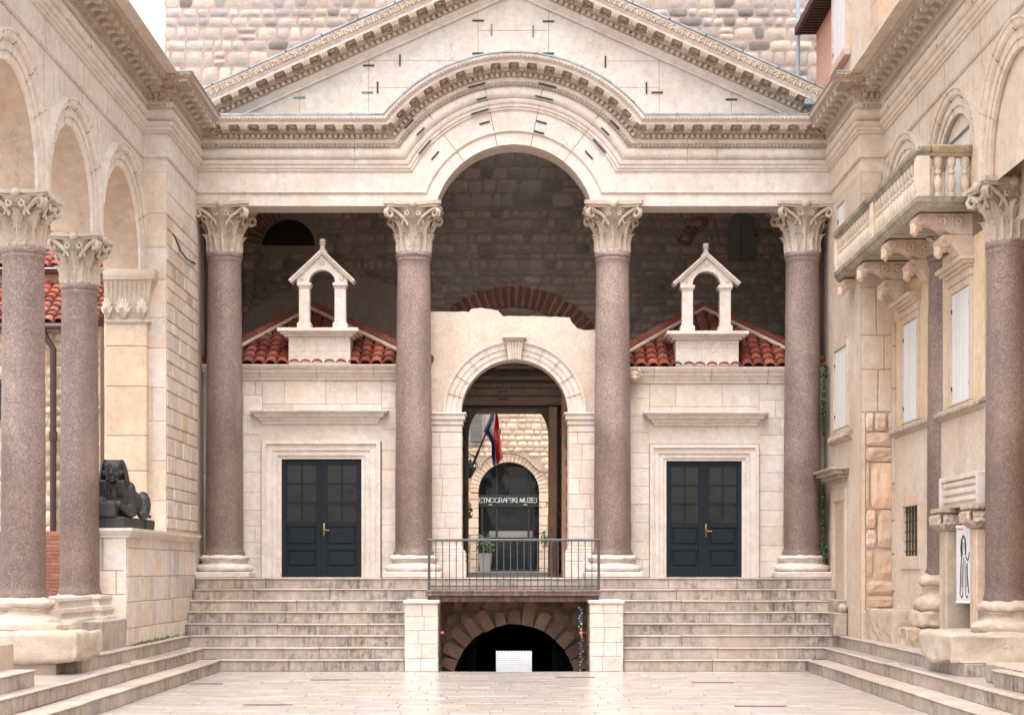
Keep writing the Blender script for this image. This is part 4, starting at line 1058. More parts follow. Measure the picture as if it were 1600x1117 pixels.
for i in range(22): sh.obox(Vector((0, YM - .09, a.z + .035 * i + .02)), X, Vector((0, -.5, .86)), Vector((0, -.86, -.5)), a.x + .04, b.x - .05, -.016, .016, -.003, .003)
sh.box(a.x, b.x, YM - .05, YM, a.z - .06, a.z - .03, (2.6, 2.6, 2.6))
sh.build('window_shutter', M['greyshutter'], mu)
mb = MB(); pts = [P(q, w, YM - .06) for q, w in ((728, 706), (740, 712), (746, 728), (750, 734), (756, 722), (768, 712), (785, 708), (805, 709), (822, 717), (835, 730), (845, 738), (862, 739))]
mb.tube(pts, .014, 6); tag(mb.build('wall_cable', M['cable']), 'dark cable looped over the museum door arch', 'cable')
mb = MB(); p = P(758, 884, YM - .3); mb.lathe([(.13, 0), (.17, .42), (.18, .44), (.15, .44), (.14, .36)], Vector((p.x, YM - .3, 1.54)), 16)
pp = thing('potted_plant', 'potted leafy bush standing at the left of the museum door', 'plant', (p.x, YM - .3, 1.54)); mb.build('pot', M['greyshutter'], pp)
def leaves(mb, c, rad, n, size, rnd, tintr=(.6, 1.5)):
    for _ in range(n):
        while True:
            q = Vector((rnd.uniform(-1, 1), rnd.uniform(-1, 1), rnd.uniform(-1, 1)))
            if q.length < 1: break
        o = Vector(c) + Vector((q.x * rad[0], q.y * rad[1], q.z * rad[2])); d = Vector((rnd.uniform(-1, 1), rnd.uniform(-1, 1), rnd.uniform(-.6, 1))).normalized(); e = d.orthogonal().normalized(); s = size * rnd.uniform(.6, 1.3); t = rnd.uniform(*tintr)
        mb.add([o - d * s, o + e * s * .45 + d * s * .1, o + d * s, o - e * s * .45 + d * s * .1], [(0, 1, 2), (0, 2, 3)], (t, t, t * .9))
mb = MB(); leaves(mb, (p.x, YM - .3, 2.15), (.22, .2, .32), 300, .05, R, (.35, .9)); mb.build('foliage', M['leaf'], pp)
mb = MB(); p = P(851, 836, YM - .25); leaves(mb, (p.x, p.y, p.z - .1), (.10, .1, .22), 110, .04, R, (.4, 1.1)); mb.tube([(p.x, p.y, 1.5), (p.x, p.y, p.z)], .012, 5)
tag(mb.build('small_shrub', M['leaf']), 'small green shrub beside the right side of the museum door', 'plant')

# ---------------- flag on a slanting pole, wall bracket
R = random.Random(91)
fl = thing('flag', 'red white and blue flag hanging limp from a slanting pole inside the gate', 'flag', P(737, 732, 34.6))
YL = 34.6
mb = MB(); a, b = P(737, 730, YL + .2), P(776, 636, YL - .1); mb.tube([a, b], [.024, .014], 8); mb.tube([a, a + (b - a) * .28], .028, 8, (.3, .3, .3)); mb.build('pole', M['pipe'], fl)
# the cloth: stripes run along its length, folded as it hangs
def flagpt(u, v):
    """u 0..1 across the stripes (red..blue), v 0..1 down the length; outline taken from the hang of the cloth"""
    redx = [(0, 777.0), (.2, 779.5), (.45, 781), (.75, 784), (.9, 785.5), (1, 781)]; blux = [(0, 767), (.15, 762), (.30, 755.5), (.42, 763), (.55, 768), (.8, 768), (.95, 770), (1, 774)]
    redy = [(0, 644), (1, 722)]; bluy = [(0, 646), (.30, 674), (1, 729)]
    ip = lambda t, q: next(a[1] + (b[1] - a[1]) * (q - a[0]) / (b[0] - a[0]) for a, b in zip(t, t[1:]) if q <= b[0] + 1e-9)
    xx = ip(blux, v) * u + ip(redx, v) * (1 - u); yy = ip(bluy, v) * u + ip(redy, v) * (1 - u)
    dep = .05 * sin(u * 8 + v * 3) + .03 * sin(u * 15 - v * 6); return P(xx, yy, YL + dep)
nu, nv = 18, 30
for k, mt in enumerate(('red', 'wht', 'blue')):
    mb = MB(); us = [(k + i / 6) / 3 for i in range(7)]
    # the white and blue bands slip behind the red lower down
    def warp(u, v):
        f = min(1, max(0, (v - .28) / .22)); g_ = min(1, max(0, (v - .85) / .12)); a = 1 / 3 + f * .29 - g_ * .1; b = 2 / 3 + f * .0 + g_ * .14
        return u * 3 * a if u <= 1 / 3 else (a + (u - 1 / 3) * 3 * (b - a) if u <= 2 / 3 else b + (u - 2 / 3) * 3 * (1 - b))
    vs = [flagpt(warp(u, j / nv), j / nv) for j in range(nv + 1) for u in us]; vs += [p + Vector((0, .006, 0)) for p in vs]; N = 7 * (nv + 1)
    fs = [(j * 7 + i, j * 7 + i + 1, j * 7 + 8 + i, j * 7 + 7 + i) for j in range(nv) for i in range(6)]; fs += [tuple(N + q for q in f) for f in fs]
    mb.add(vs, fs); mb.build('stripe', M[mt], fl, smooth=60)
mb = MB(); q = P(780.3, 676, YL - .05)
for i in range(5):
    for j in range(4): mb.box(q.x - .03 + .015 * j, q.x - .015 + .015 * j, q.y - .075, q.y - .07, q.z - .05 + .02 * i, q.z - .03 + .02 * i, (1, .05, .05) if (i + j) % 2 else (.9, .9, .9))
for j in range(5): mb.box(q.x - .034 + .014 * j, q.x - .022 + .014 * j, q.y - .075, q.y - .07, q.z + .052, q.z + .075, (.12, .3, .6))
mb.build('coat_of_arms', M['trinket'], fl)
mb = MB(); p = P(734, 738, YL); mb.lathe([(.02, 0), (.05, .04), (.14, .20), (.15, .22), (.02, .26)], Vector((p.x, YL, p.z - .12)), 12); mb.tube([P(725, 728, YL), P(734, 726, YL)], .015, 6); mb.tube([P(727, 705, YL + .1), P(741, 712, YL), P(744, 735, YL)], .010, 5)
tag(mb.build('wall_lantern', M['iron']), 'small dark wall lantern on a bracket below the flag pole', 'lantern')
mb = MB(); leaves(mb, P(734, 725, YL), (.05, .05, .10), 60, .035, R); leaves(mb, P(733, 800, YL), (.07, .05, .18), 90, .04, R)
tag(mb.build('hanging_plant', M['leaf']), 'sprigs of green climber on the left jamb behind the gate', 'plant')

# ================================================================== CHAPELS WITH BELLCOTES
def moulding_frame(mb, x0, x1, z0, z1, y, steps, floor=True):
    """nested door surround: steps = [(width outwards, projection)]"""
    w = 0
    for (dw, p) in steps:
        a, b, c = x0 - w, x1 + w, z1 + w
        mb.box(a - dw, a, y - p, y + .05, z0, c + dw); mb.box(b, b + dw, y - p, y + .05, z0, c + dw); mb.box(a, b, y - p, y + .05, c, c + dw); w += dw
    return w
YW = 28.75
def tile_face(mb, A, B, C, n=14, seg=9):
    """barrel tiles over the triangle or trapezoid A,B (eave) to C,D (ridge)"""
    A, B = Vector(A), Vector(B); C0, C1 = Vector(C[0]), Vector(C[1]); U = (B - A).normalized(); 
    mid = (C0 + C1) / 2; S = (mid - A) - U * (mid - A).dot(U); L = S.length; S.normalize(); Nn = U.cross(S).normalized()
    if Nn.z < 0: Nn = -Nn
    w = (B - A).length; ua, ub = (C0 - A).dot(U), (C1 - A).dot(U)
    mb.add([A, B, C1, C0], [(0, 1, 2, 3)], (.5, .45, .45))
    for i in range(n):
        u = w * (i + .5) / n; r = w / n * .50
        top_ = L if ua <= u <= ub else (L * u / ua if u < ua else L * (w - u) / (w - ub))
        k = 0; tl = .21
        while k * tl < top_ - .05:
            s0, s1 = k * tl - .02, min((k + 1) * tl + .03, top_ + .03); rr0, rr1 = r * 1.0, r * .82; vs = []
            t = jt(.22, pick([((1, 1, 1), 5), ((1.3, 1.15, 1.1), 2), ((.7, .6, .6), 2), ((1.15, 1.3, 1.3), 1)])); ju = R.uniform(-.008, .008)
            for (s, rr, lift) in ((s0, rr0, .03), (s1, rr1, .005)):
                for q in range(7):
                    a = pi * q / 6; vs.append(A + U * (u + ju + rr * cos(a)) + S * s + Nn * (lift + rr * .8 * sin(a)))
            for q in range(7):
                a = pi * q / 6; vs.append(A + U * (u + ju + rr0 * .78 * cos(a)) + S * s0 + Nn * (.03 + rr0 * .56 * sin(a)))
            fs = [(q, q + 1, q + 8, q + 7) for q in range(6)] + [(q, q + 1, q + 15, q + 14) for q in range(6)]
            mb.add(vs, fs, t); k += 1

def chapel(s, doorx, doorz, frx, hoodx, corn, left_x, right_x):
    lab = 'left' if s < 0 else 'right'
    ch = thing('chapel', 'small ashlar chapel with a blue double door, on the %s of the central gate' % lab, 'chapel', ((left_x + right_x) / 2, YW, 8 * RS), 'small chapels behind the porch columns')
    z0 = 8 * RS; zc0, zc1 = corn; fo = frx
    mb = MB(); zfr = doorz + .29
    masonry(mb, Vector((left_x, YW, z0)), X, Z, -Y, fo[0] - left_x, zc0 - z0, (.26, .36), (.35, .7), .006, .05, .003, .07, .005)
    masonry(mb, Vector((fo[1], YW, z0)), X, Z, -Y, right_x - fo[1], zc0 - z0, (.26, .36), (.35, .7), .006, .05, .003, .07, .005)
    masonry(mb, Vector((fo[0], YW, zfr + .32)), X, Z, -Y, fo[1] - fo[0], zc0 - zfr - .32, (.26, .32), (.5, .9), .006, .05, .003, .07, .005)
    mb.box(left_x, right_x, YW + .02, YW + .3, zc0 - .3, zc0); mb.box(fo[0] - .01, fo[1] + .01, YW - .008, YW + .3, zfr, zfr + .33, (1, 1, 1))
    for xx in (left_x, right_x): mb.box(xx - .02, xx + .02, YW + .05, 32.9, z0, zc0 + .1, (.8, .78, .75))
    mb.build('wall', M['ashlar'], ch)
    # cornice
    mb = MB(); cp = [(zc0, 0), (zc0, .03), (zc0 + .05, .04), (zc0 + .055, .06), (zc0 + .11, .085), (zc0 + .12, .12), (zc0 + .17, .13), (zc0 + .19, .17), (zc1 - .015, .20), (zc1, .20), (zc1, -.1)]
    nseg = 4
    for k in range(nseg):
        a = left_x + (right_x - left_x) * k / nseg + .003; b = left_x + (right_x - left_x) * (k + 1) / nseg - .003
        mb.sweep([[Vector((xx, YW - p, z)) for z, p in cp] for xx in (a, b)], tint=jt(.05), capA=True, capB=True)
    mb.build('cornice', M['ashlar'], ch)
    if s > 0:
        mb = MB(); c = Vector((left_x + .62, YW - .19, zc0 + .10))
        mb.ball(c, .105, 12, 9, (1, .9, 1.05)); mb.ball(c + Vector((0, -.09, -.04)), .05, 8, 6, (1.1, 1, .8)); mb.ball(c + Vector((-.045, -.075, .03)), .022, 6, 5); mb.ball(c + Vector((.045, -.075, .03)), .022, 6, 5)
        for k in range(9): a = pi * k / 8; mb.ball(c + Vector((.11 * cos(a), -.02, .02 + .11 * sin(a))), .035, 6, 5)
        mb.build('lion_head', M['carved'], ch, smooth=60)
    # door surround
    dx0, dx1 = doorx; fw0 = dx0 - fo[0]; fw1 = fo[1] - dx1; fw = min(fw0, fw1)
    mb = MB(); sc_ = fw / .30
    moulding_frame(mb, dx0, dx1, z0, doorz, YW, [(.055 * sc_, .02), (.01 * sc_, .045), (.07 * sc_, .035), (.012 * sc_, .06), (.085 * sc_, .05), (.015 * sc_, .085), (.05 * sc_, .075)])
    mb.build('door_surround', M['lime'], ch)
    mb = MB(); hz0, hz1 = zfr + .30, zfr + .52; hp = [(hz0, 0), (hz0, .05), (hz0 + .045, .06), (hz0 + .05, .085), (hz0 + .10, .10), (hz0 + .11, .15), (hz0 + .165, .17), (hz0 + .17, .21), (hz1 - .02, .24), (hz1, .24), (hz1, 0)]
    rings = []
    for side in (0, 1):
        for wl in (0, 1) if side == 0 else (1, 0):
            rings.append([Vector(((hoodx[0] + .24 - p) if side == 0 else (hoodx[1] - .24 + p), YW - p if wl else YW + .02, z)) for z, p in hp])
    mb.sweep(rings, capA=True, capB=True); mb.build('door_hood', M['lime'], ch)
    # door leaves
    mb = MB(); mb.box(dx0, dx1, YW + .02, YW + .06, z0, z0 + .012); mb.build('threshold', M['step'], ch)
    yd = YW + .03; xm = (dx0 + dx1) / 2
    for side in (0, 1):
        a, b = (dx0, xm - .004) if side == 0 else (xm + .004, dx1); zt_ = doorz - .005; zb_ = z0 + .015
        mb = MB(); st_ = .085
        mb.box(a, a + st_, yd, yd + .05, zb_, zt_, (1, 1, 1), .004); mb.box(b - st_, b, yd, yd + .05, zb_, zt_, (1, 1, 1), .004)
        mid = z0 + (doorz - z0) * .46; rails = [(zb_, zb_ + .12), (z0 + .35 * .98, z0 + .42), (mid - .28, mid - .22), (mid - .02, mid + .05), (zt_ - .10, zt_)]
        rails = [(zb_, zb_ + .16), (z0 + .46, z0 + .54), (mid - .06, mid + .03), (zt_ - .09, zt_)]
        for (p, q) in rails: mb.box(a + st_, b - st_, yd + .002, yd + .048, p, q, (1, 1, 1), .004)
        for (p, q) in ((rails[0][1], rails[1][0]), (rails[1][1], rails[2][0])):
            mb.box(a + st_, b - st_, yd + .025, yd + .04, p, q); mb.box(a + st_ + .035, b - st_ - .035, yd + .008, yd + .03, p + .035, q - .035, (1, 1, 1), .014)
        g0, g1 = rails[2][1], rails[3][0]; gx0, gx1 = a + st_, b - st_
        for k in (1, 2): z = g0 + (g1 - g0) * k / 3; mb.box(gx0, gx1, yd + .006, yd + .04, z - .012, z + .012)
        mb.box((gx0 + gx1) / 2 - .012, (gx0 + gx1) / 2 + .012, yd + .008, yd + .042, g0, g1)
        if side == 1: mb.box(a - .022, a + .018, yd - .012, yd, zb_, zt_, (1.1, 1.1, 1.1), .004)
        leaf_ = mb.build('door_leaf', M['door'], ch)
        mb = MB(); mb.box(gx0, gx1, yd + .022, yd + .028, g0, g1); mb.build('glazing', M['glass'], leaf_)
        if side == 1:
            mb = MB(); hzc = mid - .12; mb.box(a + .02, a + .05, yd - .012, yd, hzc - .1, hzc + .12, (1, 1, 1), .004); mb.tube([(a + .035, yd - .012, hzc), (a + .035, yd - .05, hzc), (a + .13, yd - .052, hzc - .005)], .011, 8); mb.build('door_handle', M['brass'], leaf_, smooth=50)
    mb = MB(); mb.box(dx0, dx1, YW + .5, YW + .52, z0, doorz + .1); mb.build('dark_room', M['dark'], ch)
    # tiled hip roof
    R.seed(5 if s < 0 else 6)
    ax = P(487, 487, 30.6).x if s < 0 else P(1099, 482, 30.6).x; az = P(487, 486, 30.6).z; ez = zc1 + .01; ey = YW - .06
    A, B, Cc = Vector((left_x + .05, ey, ez)), Vector((right_x - .02, ey, ez)), Vector((ax, 30.6, az))
    mb = MB(); tile_face(mb, A, B, (Cc, Cc), 19)
    mb.add([A, Cc, Vector((A.x, 32.9, ez))], [(0, 1, 2)], (.6, .6, .6)); mb.add([B, Cc, Vector((B.x, 32.9, ez))], [(0, 1, 2)], (.6, .6, .6))
    rf = mb.build('roof', M['tile'], ch)
    mb = MB()
    for e in (A, B):
        d = Cc - e; n = 9
        for k in range(n): mb.tube([e + d * (k / n) + Z * .075, e + d * ((k + 1.06) / n) + Z * .085], [.10, .08], 10, jt(.2))
    mb.build('hip_tiles', M['tile'], rf)
    mb = MB()
    for e in (A, B):
        d = Cc - e; sx = 1 if e is A else -1; mb.tube([e + Vector((sx * .12, -.10, .04)), Cc + Vector((0, -.12, .03))], .036, 8)
    mb.tube([Cc + Z * .02, Cc + Z * .14], [.11, .03], 10); mb.build('hip_mortar', M['plaster'], rf)
    return ch
R = random.Random(101)
wx = lambda px: (px - 803) * YW / F
chapel(-1, (wx(440), wx(565)), EYE + (888 - 717) * YW / F, (wx(410), wx(596)), (wx(392), wx(608)), (EYE + (888 - 594) * YW / F, EYE + (888 - 569) * (YW - .2) / F), -5.24, -1.40)
chapel(1, (wx(1041), wx(1159)), EYE + (888 - 720) * YW / F, (wx(1015), wx(1186)), (wx(1004), wx(1200)), (EYE + (888 - 599) * YW / F, EYE + (888 - 573) * (YW - .2) / F), 1.40, 5.24)

def bellcote(s, base, slab, pil, sp, apex, fin, ys):
    yb = YW + .0; f = F / yb; bx = lambda px: (px - 803) / f; bz = lambda py: EYE + (888 - py) / f
    t = thing('bellcote', 'white stone bellcote with empty arch and finial on the %s chapel' % ('left' if s < 0 else 'right'), 'bellcote', (bx(apex[0]), yb, bz(ys[0])), 'bellcotes on the chapels')
    mb = MB(); masonry(mb, Vector((bx(base[0]), yb - .10, bz(ys[0]))), X, Z, -Y, bx(base[1]) - bx(base[0]), bz(ys[1]) - bz(ys[0]), (.2, .3), (.35, .6), .005, .08, .003, .05, .005)
    mb.box(bx(base[0]), bx(base[1]), yb - .095, yb + .42, bz(ys[0]), bz(ys[1]), (1, 1, 1)); mb.build('pedestal', M['lime'], t)
    mb = MB(); z = bz(ys[1]); h = bz(ys[2]) - z
    for (a, b, e) in ((0, .3, .10), (.3, .55, .05), (.55, 1, 0)): mb.box(bx(slab[0]) + e, bx(slab[1]) - e, yb - .26 + e, yb + .5 - e, z + h * a, z + h * b, (1, 1, 1), .006)
    mb.build('slab', M['lime'], t)
    zs_ = bz(sp); z0 = bz(ys[2])
    for (a, b) in pil:
        mb = MB(); xa, xb = bx(a), bx(b); H = zs_ - z0
        mb.box(xa - .03, xb + .03, yb - .12, yb + .12, z0, z0 + .10, (1, 1, 1), .006); mb.box(xa - .012, xb + .012, yb - .10, yb + .10, z0 + .10, z0 + .125, (1, 1, 1), .006); mb.box(xa, xb, yb - .09, yb + .09, z0 + .125, zs_ - .09, (1, 1, 1), .006)
        mb.box(xa - .012, xb + .012, yb - .10, yb + .10, zs_ - .09, zs_ - .055, (1, 1, 1), .004); mb.box(xa - .03, xb + .03, yb - .12, yb + .12, zs_ - .055, zs_, (1, 1, 1), .006); mb.build('pillar', M['lime'], t)
    # gable with round arch
    cx = bx(apex[0]); xi0, xi1 = bx(pil[0][1]) - .01, bx(pil[1][0]) + .01; cx = (xi0 + xi1) / 2; r = (xi1 - xi0) / 2; xo = (bx(pil[1][1]) - bx(pil[0][0])) / 2 + .03; za = bz(apex[1]); hw = xo + .10
    mb = MB(); xs_ = sorted(set([-xo, xo] + [r * cos(pi * i / 20) for i in range(21)] + [0])); sl = (za - zs_ - .02) / hw; top_ = lambda x: za - sl * abs(x) - .03
    for a, b in zip(xs_, xs_[1:]):
        m_ = (a + b) / 2; la = zs_ + (sqrt(max(r * r - a * a, 0)) if abs(m_) < r else 0); lb = zs_ + (sqrt(max(r * r - b * b, 0)) if abs(m_) < r else 0)
        for yy in (-.085, .085): mb.quad((cx + a, yb + yy, la), (cx + b, yb + yy, lb), (cx + b, yb + yy, top_(b)), (cx + a, yb + yy, top_(a)))
        mb.quad((cx + a, yb - .085, la), (cx + b, yb - .085, lb), (cx + b, yb + .085, lb), (cx + a, yb + .085, la))
    for sg in (-1, 1):
        mb.quad((cx + sg * xo, yb - .085, zs_), (cx + sg * xo, yb + .085, zs_), (cx + sg * xo, yb + .085, top_(xo)), (cx + sg * xo, yb - .085, top_(xo)))
    for (qx, qz, rr) in ((0, zs_ + r + .12, .05), (-xo + .09, zs_ + .07, .04), (xo - .09, zs_ + .07, .04)):
        for k in range(6): a = pi * k / 3; mb.ball((cx + qx + rr * .62 * cos(a), yb - .09, qz + rr * .62 * sin(a)), rr * .42, 6, 5, (1, .5, 1), (.9, .86, .82))
        mb.ball((cx + qx, yb - .095, qz), rr * .4, 6, 5, (1, .6, 1))
    for sg in (-1, 1):
        d = Vector((-sg * hw, 0, za - zs_ - .0)); L = d.length; d.normalize(); nn = Vector((sg * d.z, 0, abs(d.x)))
        mb.obox(Vector((cx + sg * hw, yb, zs_ + .0)), d, nn, Y, 0, L, -.015, .02, -.13, .13); mb.obox(Vector((cx + sg * hw, yb, zs_ + .0)), d, nn, Y, .0, L, .02, .05, -.155, .155)
    mb.build('gable', M['lime'], t)
    mb = MB(); fz = za - .02; fh = bz(fin) - fz
    mb.lathe([(.085, 0), (.085, .06), (.05, .09), (.038, .15), (.042, fh * .62), (.062, fh * .66), (.062, fh * .71), (.03, fh * .73), (.048, fh * .80), (.056, fh * .88), (.045, fh * .96), (.012, fh)], Vector((cx, yb, fz)), 12); mb.build('finial', M['lime'], t, smooth=50)
bellcote(-1, (452, 548), (436, 562), ((468, 484.5), (523.5, 541)), 443, (503, 397), 373, (570, 527, 515))
bellcote(1, (1055, 1153), (1040, 1167), ((1065, 1082), (1124, 1141)), 447, (1104, 402), 380, (573, 532, 520))
# ================================================================== SIDE ARCADES
XFACE, XBACK, XBR, YBR = 5.62, 6.18, XE, 25.75
def arcade(s, spring, label):
    ar = thing('arcade', label, 'arcade', (s * 5.9, 22, 0), 'arcades along the courtyard')
    W = Vector((-s, 0, 0)); VX = lambda x, y, z: Vector((s * x, y, z))
    bays = [(14.9, 17.65), (17.65, 20.34), (20.34, 22.97), (22.97, 25.85)]
    mb = MB()
    zt = ZS
    for bi, (a, b) in enumerate(bays):
        c0, c1 = a + .27, b - (.27 if bi < 3 else .25); yc = (c0 + c1) / 2; r = (c1 - c0) / 2; zc = spring + .10; n = 32
        for (p, q) in ((a, c0), (c1, b)): 
            for xx in (XFACE, XBACK): mb.quad(VX(xx, p, spring), VX(xx, q, spring), VX(xx, q, zt), VX(xx, p, zt))
        pts = [(c0, spring)] + [(yc - r * cos(pi * i / n), zc + r * sin(pi * i / n)) for i in range(n + 1)] + [(c1, spring)]
        for (y0, z0), (y1, z1) in zip(pts, pts[1:]):
            if y1 - y0 > 1e-6:
                for xx in (XFACE, XBACK): mb.quad(VX(xx, y0, z0), VX(xx, y1, z1), VX(xx, y1, zt), VX(xx, y0, zt))
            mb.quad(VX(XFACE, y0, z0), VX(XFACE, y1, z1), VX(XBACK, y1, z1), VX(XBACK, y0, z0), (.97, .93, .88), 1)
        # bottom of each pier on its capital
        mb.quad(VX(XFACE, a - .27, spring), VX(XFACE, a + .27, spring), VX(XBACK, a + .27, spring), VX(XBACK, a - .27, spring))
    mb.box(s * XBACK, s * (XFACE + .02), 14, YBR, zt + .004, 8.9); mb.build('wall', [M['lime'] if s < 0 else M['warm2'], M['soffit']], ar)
    for bi, (a, b) in enumerate(bays[1:], 1):
        c0, c1 = a + .27, b - (.27 if bi < 3 else .25); yc = (c0 + c1) / 2; r = (c1 - c0) / 2; zc = spring + .10
        ap = [(r - .004, -.03), (r - .004, .012), (r + .09, .012), (r + .094, .03), (r + .20, .034), (r + .205, .055), (r + .23, .075), (r + .29, .085), (r + .30, .10), (r + .33, .10), (r + .335, -.01)]
        h0, h1 = yc - a - .0002, b - yc - .0002; rings = []
        for i in range(49):
            t = pi * i / 48; ring = []
            for q, p in ap:
                dy = -q * cos(t); dz = q * sin(t)
                if dy < -h0: dy = -h0; p = min(p, .072)
                if dy > h1: dy = h1; p = min(p, .072)
                ring.append(VX(XFACE - p, yc + dy, zc + dz))
            rings.append(ring)
        rings = [[Vector((v.x, v.y, spring)) for v in rings[0]]] + rings + [[Vector((v.x, v.y, spring)) for v in rings[-1]]]
        mb = MB(); mb.sweep(rings, capA=True, capB=True, tint=jt(.04, (1.03, 1.02, 1.0)))
        for ang in (38, 66, 90, 118, 146):
            a_ = radians(ang + R.uniform(-5, 5)); Vv = Vector((0, -cos(a_), sin(a_))); Uu = Vector((0, sin(a_), cos(a_)))
            for i in range(16):
                rr_ = r + .33 * i / 16; pp_ = max(p for q, p in ap if q <= rr_ + .025); 
                if abs(rr_ * cos(a_)) < min(h0, h1) - .02: mb.obox(Vector((s * XFACE, yc, zc)), Uu, Vv, W, -.0035, .0035, rr_, rr_ + .021, pp_ - .02, pp_ + .0025, (.5, .43, .38))
        mb.build("archivolt", M["lime"] if s < 0 else M['warm2'], ar, smooth=25)
        # joints of soffit
    # entablature with break forward
    pr = prof[2:-1]; mb = MB()
    rings = [[VX(XFACE - p, 13.5, ZS + h) for h, p in pr], [VX(XFACE - p, YBR - p, ZS + h) for h, p in pr], [VX(XBR - p, YBR - p, ZS + h) for h, p in pr], [VX(XBR - p, YF - p, ZS + h) for h, p in pr]]
    fine = [rings[0]]
    for A, B in zip(rings, rings[1:]):
        k = 8
        for i in range(1, k + 1): fine.append([p.lerp(q, i / k) for p, q in zip(A, B)])
    mb.sweep(fine)
    for k in range(7):
        yj = 16.2 + k * 1.45 + R.uniform(-.2, .2)
        for (ha, hb, pj) in ((0.0, .2, 0), (.24, .56, .022), (.77, .92, .125)):
            if R.random() < .8: mb.obox(Vector((s * XFACE, yj, ZS)), Y, Z, W, -.0035, .0035, ha, hb, pj - .01, pj + .0025, (.5, .42, .36))
    for k in range(6):
        yj = 17.65 + [0, 2.69, 5.32, 0, 2.69, 5.32][k] + (.0 if k < 3 else .45); mb.obox(Vector((s * XFACE, yj, ZS)), Y, Z, W, -.003, .003, -1.1 if k < 3 else -.28, -.0, -.01, .0025, (.55, .47, .41))
    for i, f in enumerate(mb.f[:(len(pr) - 1) * 24]):
        k = f[0] % len(pr); mb.m[i] = 1 if 1.03 < (pr[k][0] + pr[min(k + 1, len(pr) - 1)][0]) / 2 < 1.376 else 0
    mb.box(s * 5.0, s * 6.18, 13.5, YBR, ZS + 1.36, ZS + 1.378); mb.box(s * 4.9, s * 6.18, YBR - .3, 28.6, ZS + 1.36, ZS + 1.378)
    mb.box(s * (XBR + .003), s * 6.18, YBR + .003, 28.9, ZS - .01, ZS + 1.36)
    en = mb.build('entablature', [M['lime'] if s < 0 else M['warm2'], M['carved']], ar, smooth=28)
    mb = MB(); carve_run(mb, VX(XFACE, 16.0, ZS), Y, Z, W, YBR - .35 - 16.0); carve_run(mb, VX(XBR, YBR - .05, ZS), Y, Z, W, YF - YBR - .3)
    carve_run(mb, VX(XFACE - .1, YBR, ZS), Vector((-s, 0, 0)), Z, -Y, .28)
    mb.build('cornice_carving', M['capital'], en)
    mb = MB()
    for k in range(14):
        y0 = 16 + (YBR - .45 - 16) * k / 14; y1 = 16 + (YBR - .45 - 16) * (k + 1) / 14 - .01; mb.box(s * (XFACE - .46), s * 6.2, y0, y1, ZS + 1.38, ZS + 1.40, jt(.15))
    mb.box(s * (XBR - .46), s * 6.2, YBR - .46, YF - .4, ZS + 1.38, ZS + 1.402)
    for k in range(9):
        if s > 0: mb.ball(VX(XFACE - .40, 18 + k * .85, ZS + 1.43), .05, 8, 6, (1, 1, 1), (1.2, 1.2, 1.2))
    mb.build('lead_flashing', M['lead'], ar, jitter=.008)
    # pier that carries the break
    mb = MB(); zf = 2 * RS
    if s < 0:
        masonry(mb, Vector((-6.2, YBR, zf)), X, Z, -Y, .95, ZS - zf, (.45, .62), (.42, .6), .008, .05, .006, .07, .01, [((1, 1, 1), 3), ((1, .93, .84), 2), ((1.03, .97, .9), 2)])
        pal_ = [((1, 1, 1), 6), ((1.02, .97, .9), 3), ((.87, .84, .82), 1.5), ((.7, .68, .67), .6), ((1, .9, .78), .6)]
        masonry(mb, Vector((-XBR, YBR, 2.2)), Y, Z, X, 2.5, 4.9, (.17, .28), (.25, .7), .014, .05, .014, .06, .012, pal_)
        masonry(mb, Vector((-XBR, YBR, 7.0)), Y, Z, X, 2.5, ZS - 7.0, (.3, .3), (.8, 1.2), .006, .05, .003, .04, .008)
    else:
        
        z = zf + .6
        while z < zf + 3.58:
            h = min(R.uniform(.42, .75), zf + 3.6 - z); wd = R.choice((.50, .50, .34)); tt = jt(.06, R.choice([(1.02, .92, .82), (1.08, 1, .93), (.95, .82, .72)]))
            rubble(mb, Vector((XBR + .06, YBR - R.uniform(.0, .04), z)), X, Z, -Y, wd, h, (h, h), (wd * 1.9, wd * 2), .02, .1, .05, [(tt, 1)], cr=.03, ex=10)
            if wd < .5: rubble(mb, Vector((XBR + .06 + wd, YBR - R.uniform(.0, .04), z)), X, Z, -Y, .5 - wd, h, (h, h), (.5, .6), .02, .1, .045, [((1, .93, .85), 1)], cr=.03, ex=10)
            z += h
        masonry(mb, Vector((XBR, YBR, zf + 3.6)), X, Z, -Y, .55, ZS - zf - 3.6, (.5, .8), (.5, .6), .008, .05, .006, .06, .012)
        mb.box(XBR, XBR + .56, YBR - .04, YBR, zf, zf + .6, (1, .98, .95), .02)
        mb.box(XBR - .0, XBR + .06, YBR - .02, YBR, zf + .6, zf + 3.6, (1.08, 1.04, 1)); mb.box(5.79, 6.2, YBR + .06, YBR + .1, zf, ZS)
    mb.box(s * (XBR + .006), s * 6.2, YBR + .006, 28.9, zf, ZS + .02, (.9, .86, .82)); mb.build('pier', M['ashlar'] if s < 0 else M['warm'], ar, jitter=.004)
    # respond pilaster with a plain leaf capital
    mb = MB(); xa, xb, ya = 5.52, 6.15, 25.60
    if s < 0:
        z = zf
        while z < 5.28:
            h = min(R.uniform(.5, .75), 5.3 - z); mb.box(s * xa, s * xb, ya, YBR, z + .003, z + h - .003, jt(.06, (1, .95, .88)), .01); z += h
    else:
        z = zf + .9
        while z < 5.28:
            h = min(R.uniform(.5, .75), 5.3 - z); mb.box(s * 5.70, s * xb, ya, YBR, z + .003, z + h - .003, jt(.06), .02); z += h
    mb.build('respond', M['warm'] if s < 0 else M['rough'], ar, jitter=.004)
